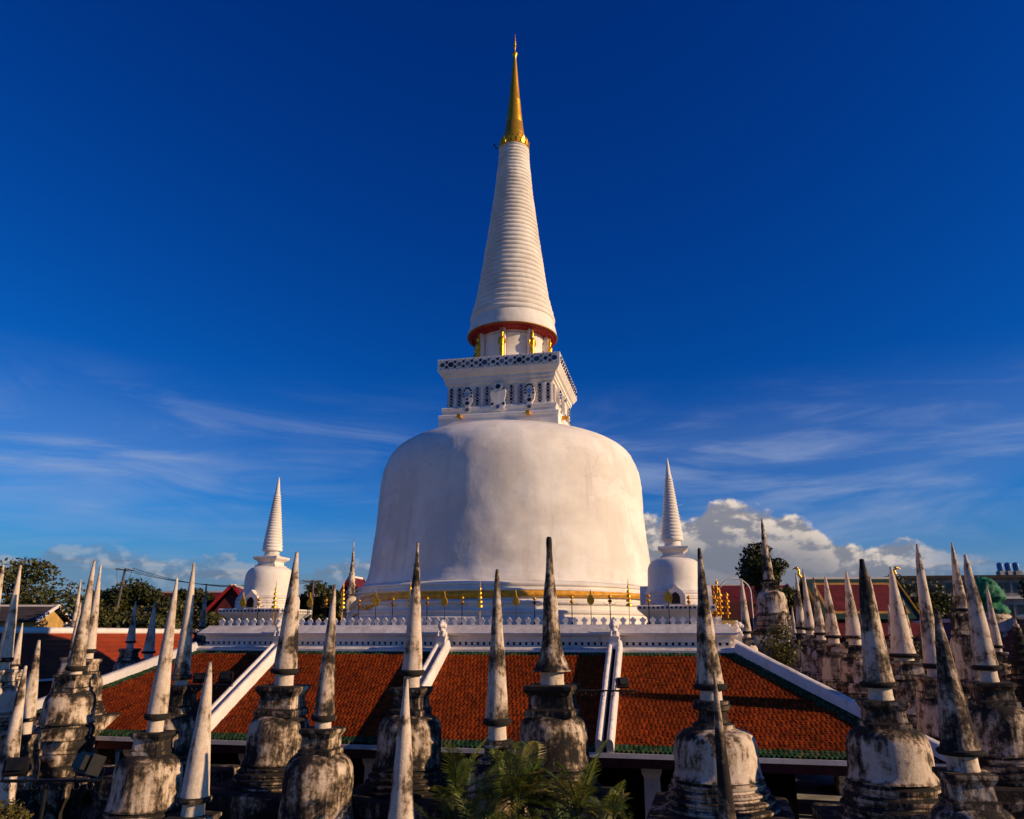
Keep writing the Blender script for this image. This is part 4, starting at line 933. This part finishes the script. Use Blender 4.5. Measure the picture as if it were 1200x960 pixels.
# gilded ornament cluster and white arch by the terrace end
o = thing('gilded_ornament', 'cluster of gilded tiered parasols behind the sunlit corner stupa', 'ornament', (21.6, 80, 0), 0)
mb = MB(); mb.square([(1.7, 0), (1.7, 7.4), (1.5, 7.6), (1.5, 9.0), (1.7, 9.2)]); mb.build('pedestal', 'ochre_wall', o)
for j in range(9):
    a_ = j * 2.4; r_ = .28 * math.sqrt(j) * 1.5; x_, y_ = r_ * math.cos(a_), r_ * math.sin(a_); zt = 13.2 - r_ * 1.5
    mb = MB(); mb.tube([(x_, y_, 9.1), (x_, y_, zt)], .05, 6)
    for i in range(6):
        z_ = 9.6 + i * .62
        if z_ > zt - .3: break
        mb.lathe([(.30 - i * .03, z_), (.30 - i * .03, z_ + .14), (.05, z_ + .34)], 10, x_, y_)
    mb.build('parasol_stem', 'old_gold', o, 40)
o = thing('white_arch', 'thin white arched gateway top beside the gilded ornaments', 'arch', (27.0, 92, 0), 0)
mb = MB(); pts = [(-1.9, 0, 0), (-1.9, 0, 12.4)] + [(-1.9 * math.cos(R(q)), 0, 12.4 + 1.7 * math.sin(R(q))) for q in range(12, 180, 12)] + [(1.9, 0, 12.4), (1.9, 0, 0)]
mb.tube(pts, .09, 7); mb.build('arch_rib', 'white_paint', o, 60)
mb = MB(); mb.box(-1.75, 1.75, -.06, .06, 0, 11.4); mb.build('arch_infill', 'dark_red_paint', o)

# utility poles and the wires between them
def pole(x, y, zt, label, lean):
    o = thing('utility_pole', label, 'utility pole', (x, y, 0), R(8)); o.rotation_euler = (0, lean, R(8))
    mb = MB(); mb.lathe([(.20, 0), (.13, zt)], 10); mb.build('post', 'old_concrete_pole', o, 40)
    for z_, w_ in ((zt - .12, 1.05), (zt - 1.75, .55)):
        mb = MB(); mb.box(-w_, w_, -.16, -.07, z_ - .06, z_ + .06); ar = mb.build('crossarm', 'old_concrete_pole', o)
        for q in (-1, -.45, .45, 1):
            mb = MB(); mb.lathe([(.045, z_ + .06), (.06, z_ + .12), (.05, z_ + .2), (.02, z_ + .24)], 8, q * w_ * .95, -.11); mb.build('insulator', 'grey_concrete', ar)
    for s_ in (-1, 1):
        mb = MB(); mb.tube([(s_ * .8, -.12, zt - .1), (s_ * .72, -.12, zt - .8), (s_ * .45, -.12, zt - 1.6)], .025, 5); mb.build('jumper_wire', 'black_metal', o)
    return o
pole(-44.5, 85, 14.7, 'leaning concrete utility pole with two crossarms above the shrubs', .055)
pole(-22.3, 85, 13.4, 'concrete utility pole between trees beside the shaded corner stupa', 0)
for j, (dz, dx) in enumerate(((0, -.9), (-.02, .0), (-.04, .9))):
    p0 = Vector((-43.7 + dx, 84.9, 14.75)); p1 = Vector((-22.3 + dx, 84.9, 13.4)); pts = []
    for i in range(25):
        t_ = i / 24; q = p0.lerp(p1, t_); q.z -= 1.15 * 4 * t_ * (1 - t_) + j * .12 * math.sin(math.pi * t_); pts.append(q)
    mb = MB(); mb.tube(pts, .028, 5); ob = mb.build('power_line', 'black_metal')
    tag(ob, 'thin sagging power line strung between the two utility poles', 'cable', 'power lines between the poles')

# ------------------------------------------------------------------ floodlights on rails
def floodrig(label, x, y, z, lights, bar, rz=0., ground=True):
    o = thing('floodlight_rig', label, 'floodlight', (x, y, 0), rz)
    mb = MB(); mb.lathe([(.16, 0), (.16, .04), (.045, .1), (.04, z)], 10); mb.build('post', 'black_metal', o)
    mb = MB(); mb.bar((bar[0], 0, z), (bar[1], 0, z), .05, .05)
    n = int((bar[1] - bar[0]) / .28)
    for i in range(n):
        c_ = Vector((bar[0] + (i + .5) * (bar[1] - bar[0]) / n, 0, z - .10)); pts = [c_ + Vector((.075 * math.cos(q * .7), 0, .075 * math.sin(q * .7))) for q in range(10)]; mb.tube(pts, .012, 4)
    mb.build('rail', 'black_metal', o)
    for lx, s_, tl in lights:
        c_ = Vector((lx, 0, z)); mb = MB(); mb.prism([(-.22, 0), (.22, 0), (.22, .34), (-.22, .34)], (-0, -.10, -.17), (1, 0, 0), (0, 0, 1), (0, .26, 0))
        mb.prism([(-.15, .05), (.15, .05), (.15, .29), (-.15, .29)], (0, .16, -.17), (1, 0, 0), (0, 0, 1), (0, .10, 0))
        M = Matrix.Rotation(tl + math.pi, 3, 'Z') @ Matrix.Rotation(.35, 3, 'X'); mb.v = [tuple(M @ (Vector(v) * s_) + c_ + Vector((0, 0, .24 * s_ + .03))) for v in mb.v]
        lm = mb.build('lamp_head', 'black_metal', o)
        mb = MB(); mb.prism([(-.19, .03), (.19, .03), (.19, .31), (-.19, .31)], (0, -.11, -.17), (1, 0, 0), (0, 0, 1), (0, .012, 0)); mb.v = [tuple(M @ (Vector(v) * s_) + c_ + Vector((0, 0, .24 * s_ + .03))) for v in mb.v]; mb.build('lens', 'dark_glass', lm)
        mb = MB(); mb.tube([c_ + Vector((-.25 * s_, 0, .2 * s_)), c_ + Vector((-.25 * s_, 0, -.02)), c_ + Vector((.25 * s_, 0, -.02)), c_ + Vector((.25 * s_, 0, .2 * s_))], .02, 5); mb.build('yoke', 'black_metal', lm)
    return o
FL = [
    ('floodlight rail with two big black lamps beside the yellow shrub', -9.7, 17.0, 4.68, [(-.68, .95, .3), (.86, 1.15, -.6)], (-.95, 1.05), .02),
    ('floodlight bar with three small lamps in front of the slanting white ridge', -9.8, 25.5, 6.02, [(-.35, .8, .2), (-.1, .8, -.2), (.52, .9, .1)], (-.65, .65)),
    ('floodlight bar with a single small lamp beside the large square throne', 1.55, 25.75, 5.84, [(2.05, .85, .2)], (0, 2.5)),
]
for args in FL: floodrig(*args)

# ------------------------------------------------------------------ trees
def leafcloud(mb, centre, rad, n, size, cols, shell=.55):
    c = np.array(centre); rad = np.array(rad)
    d = rng.normal(size=(n, 3)); d /= np.linalg.norm(d, axis=1)[:, None]
    r = rng.uniform(shell ** 3, 1, n) ** (1 / 3); P = c + d * r[:, None] * rad
    nrm = d * .7 + rng.normal(size=(n, 3)) * .6; nrm[:, 2] += .25; nrm /= np.linalg.norm(nrm, axis=1)[:, None]
    t1 = np.cross(nrm, rng.normal(size=(n, 3))); t1 /= np.linalg.norm(t1, axis=1)[:, None]; t2 = np.cross(nrm, t1)
    sz = size * rng.uniform(.6, 1.3, n)[:, None]
    o = len(mb.v); V = np.stack([P - t1 * sz, P + t2 * sz * .55 - t1 * sz * .1, P + t1 * sz, P - t2 * sz * .55 + t1 * sz * .1], 1).reshape(-1, 3)
    mb.v.extend(map(tuple, V.tolist())); mb.f.extend([[o + 4 * i, o + 4 * i + 1, o + 4 * i + 2, o + 4 * i + 3] for i in range(n)])
    ci = rng.integers(0, len(cols), n); vv = rng.uniform(.7, 1.25, n)
    mb.c.extend([tuple(q * v for q in cols[i]) for i, v in zip(ci, vv)])
DARKG = [(.050, .058, .013), (.065, .070, .015), (.032, .042, .012), (.085, .078, .017)]
MIDG = [(.075, .082, .017), (.10, .098, .020), (.05, .060, .015), (.13, .105, .025)]
OCHG = [(.12, .11, .028), (.09, .10, .026), (.15, .12, .035), (.07, .075, .022)]
def tree(label, x, y, ztop, zlow, rx, cols, group='trees beyond the cloister', nclump=24, leaves=190, leaf=.27, name='broadleaf_tree', cat='tree', seed=0):
    rr = random.Random(seed * 31 + int(abs(x) * 7) + 5); o = thing(name, label, cat, (x, y, 0), 0, group)
    zc = (ztop + zlow) / 2; rz = (ztop - zlow) / 2
    mb = MB(); mb.tube([(0, 0, 0), (.15, .1, zlow * .5), (.05, -.1, zlow), (.1, 0, zc)], [.42, .34, .28, .14], 9)
    cl = []
    for i in range(nclump):
        for _ in range(30):
            p = Vector((rr.uniform(-1, 1), rr.uniform(-1, 1), rr.uniform(-1, 1)))
            if .35 < p.length < .95: break
        q = Vector((p.x * rx * .82, p.y * rx * .82, zc + p.z * rz * .84)); cl.append((q, rr.uniform(.24, .40)))
        if i % 3 == 0: mb.tube([(0.05, 0, zlow * .9 + .1 * i / nclump), tuple((Vector((0, 0, zlow)) + q) / 2 + Vector((0, 0, .3))), tuple(q)], [.16, .09, .03], 6)
    mb.build('trunk', 'bark', o, 60)
    mb = MB()
    for q, k in cl: leafcloud(mb, q, (rx * k * 1.25, rx * k * 1.25, max(rz, rx * .5) * k), leaves, leaf, cols)
    mb.build('crown', 'leaf', o)
    return o
TREES = [
    ('tall spreading dark tree behind the ochre walled house', -62.5, 96, 17.0, 8.5, 6.5, MIDG),
    ('rounded tree between the ochre house and the far white spire', -54.5, 103, 14.2, 7.5, 4.6, DARKG),
    ('dark tree top behind the leaning utility pole', -48.0, 98, 14.3, 8, 4.2, DARKG),
    ('tree with a narrow crown beside the leaning utility pole', -42.0, 100, 13.8, 8, 3.4, DARKG),
    ('wide ochre green shrub above the orange cloister ridge', -43.0, 80, 11.6, 5.5, 4.2, OCHG),
    ('ochre shrub in the middle of the cloister ridge', -37.6, 82, 11.2, 5.5, 4.0, OCHG),
    ('ochre shrub near the long maroon roof', -32.3, 84, 10.6, 5.5, 3.8, OCHG),
    ('olive tree right behind the shaded corner stupa', -26.6, 101, 14.6, 8, 3.0, DARKG),
    ('olive tree next to the concrete pole', -22.9, 99, 13.2, 7.5, 2.8, MIDG),
    ('olive tree beside the small red hall', -16.0, 108, 13.3, 7.5, 3.2, DARKG),
    ('dark tree between great bell and sunlit corner stupa', 19.3, 101, 15.6, 8, 2.8, MIDG),
    ('dense round dark tree behind the large dark stupa', 31.4, 95, 18.6, 11.0, 3.5, DARKG),
    ('small tree beside the dense round tree', 36.2, 100, 14.4, 8, 2.2, MIDG),
    ('tree left of the temple hall ridge behind it', 46.0, 112, 15.2, 8, 3.2, MIDG),
    ('tree beside the temple hall end in front of the long building', 55.5, 111, 16.8, 7, 4.0, MIDG),
    ('bushy tree in front of the long building windows', 61.5, 112, 15.2, 6, 4.4, DARKG),
    ('low dark tree in front of the long building', 67.0, 108, 12.0, 5, 4.0, DARKG),
    ('dark tree at the far end of the long building', 66.6, 94, 18.6, 8, 3.6, DARKG),
]
for i, T_ in enumerate(TREES): tree(*T_, seed=i)
src = [o for o in COL.objects if o.name.startswith('broadleaf_tree')]
for i in range(26):
    x = -170 + i * 13.5 + random.uniform(-4, 4); y = random.uniform(165, 210)
    if -40 < x < 20 and i % 2: continue
    o = copy_tree(src[(i * 5) % len(src)]); o.location = (x - src[(i * 5) % len(src)].location.x * 0, y, 0); s_ = random.uniform(.75, 1.0); o.scale = (s_ * 1.5, s_ * 1.3, s_ * .92); o.rotation_euler.z = random.uniform(0, 6.28)
    o['label'] = 'distant tree on the hazy horizon line behind the roofs'; o['group'] = 'distant trees on the horizon'

# ------------------------------------------------------------------ palms in front of the gallery
FRG = [(.10, .155, .018), (.16, .19, .026), (.07, .11, .016), (.24, .20, .035)]
def frond_mesh(L, droop, seed):
    rr = random.Random(seed); mb = MB(); pts = []; n = 16
    for i in range(n + 1):
        t_ = i / n; pts.append(Vector((L * (t_ * .92 - .10 * t_ ** 3), 0, L * (.62 * t_ - droop * t_ ** 2.2))))
    mb.tube(pts, [.022 * (1 - .8 * i / n) + .004 for i in range(n + 1)], 5, (.09, .095, .03))
    m_ = 34; col = rr.choice(FRG)
    for i in range(m_):
        t_ = .14 + .86 * i / (m_ - 1); k = min(n - 1, int(t_ * n)); fr = t_ * n - k; p = pts[k].lerp(pts[k + 1], fr); d = (pts[k + 1] - pts[k]).normalized()
        ll = L * (.30 * math.sin(math.pi * min(1, .22 + t_ * .80)) + .05)
        for s_ in (-1, 1):
            side = Vector((0, s_, 0)); dirn = (d * .8 + side * .9 + Vector((0, 0, .30 + rr.uniform(-.12, .12)))).normalized(); w_ = Vector((-d.z, 0, d.x)).normalized() * .2 + d * .9
            w_ = w_.normalized() * .0125
            q1 = p + dirn * ll * .5; q2 = p + dirn * ll * .95 + Vector((0, 0, -ll * (.16 + rr.random() * .14)))
            v_ = rr.uniform(.7, 1.25); c_ = tuple(q * v_ for q in col)
            mb.add([p - w_ * .4, p + w_ * .4, q1 + w_, q2, q1 - w_], [(0, 1, 2, 4), (4, 2, 3)], c_)
    me = mb.mesh('frond'); me.materials.append(MATS['frond']); return me
FRM = [frond_mesh(L, dr, i) for i, (L, dr) in enumerate([(1.7, .45), (1.9, .62), (1.5, .30), (1.35, .75), (2.0, .20), (1.2, .5)])]
def palm(label, x, y, h, nf, sc, seed):
    rr = random.Random(seed); o = thing('palm', label, 'palm', (x, y, 0), 0, 'palms before the gallery')
    for s_ in range(4):
        dx, dy = rr.uniform(-.28, .28), rr.uniform(-.22, .22); hh = h * rr.uniform(.55, 1.)
        mb = MB(); mb.tube([(dx * .4, dy * .4, 0), (dx * .8, dy * .8, hh * .5), (dx * 1.3, dy * 1.3, hh)], [.075, .055, .035], 8); mb.build('stem', 'palm_stem', o, 60)
        for i in range(nf):
            f = bpy.data.objects.new('frond', FRM[rr.randrange(len(FRM))]); COL.objects.link(f); f.parent = o
            f.location = (dx * 1.3, dy * 1.3, hh - rr.uniform(0, .25)); k = sc * rr.uniform(.75, 1.1); f.scale = (k, k, k)
            f.rotation_euler = (rr.uniform(-.25, .25), rr.uniform(-.75, .35), rr.uniform(0, 6.28))
    return o
palm('tallest palm with upright fronds below the plain tall spire', .25, 21.2, 4.3, 9, 1.05, 1)
palm('spreading palm in front of the knobbed stupa base', -1.35, 21.5, 3.8, 9, 1.0, 2)
palm('bushy palm below the bell of the dark flared spire', 1.55, 21.0, 3.7, 9, .95, 3)
palm('low palm at the foot of the palm clump', -.45, 20.3, 3.35, 9, .95, 4)
palm('small palm near the gallery pillar', 2.35, 21.6, 3.2, 7, .7, 5)
tree('yellow green leafy shrub below the floodlight rail', -11.5, 19.0, 4.15, 2.2, .75, [(.16, .13, .02), (.11, .10, .02), (.20, .14, .03)], None, 12, 110, .055, 'leafy_shrub', 'shrub', 3)
tree('dark green shrub before the broad domed bell', -4.6, 21.0, 3.25, 1.9, .7, MIDG, None, 12, 110, .05, 'leafy_shrub', 'shrub', 5)
tree('small olive shrub behind the terrace end by the pale spire', 19.0, 55.0, 8.4, 5.0, 1.4, OCHG, None, 14, 120, .11, 'leafy_shrub', 'shrub', 6)
tree('green shrub between the stupas before the dark red cloister', 28.2, 52.0, 7.9, 4.0, 1.5, OCHG, None, 14, 120, .11, 'leafy_shrub', 'shrub', 7)
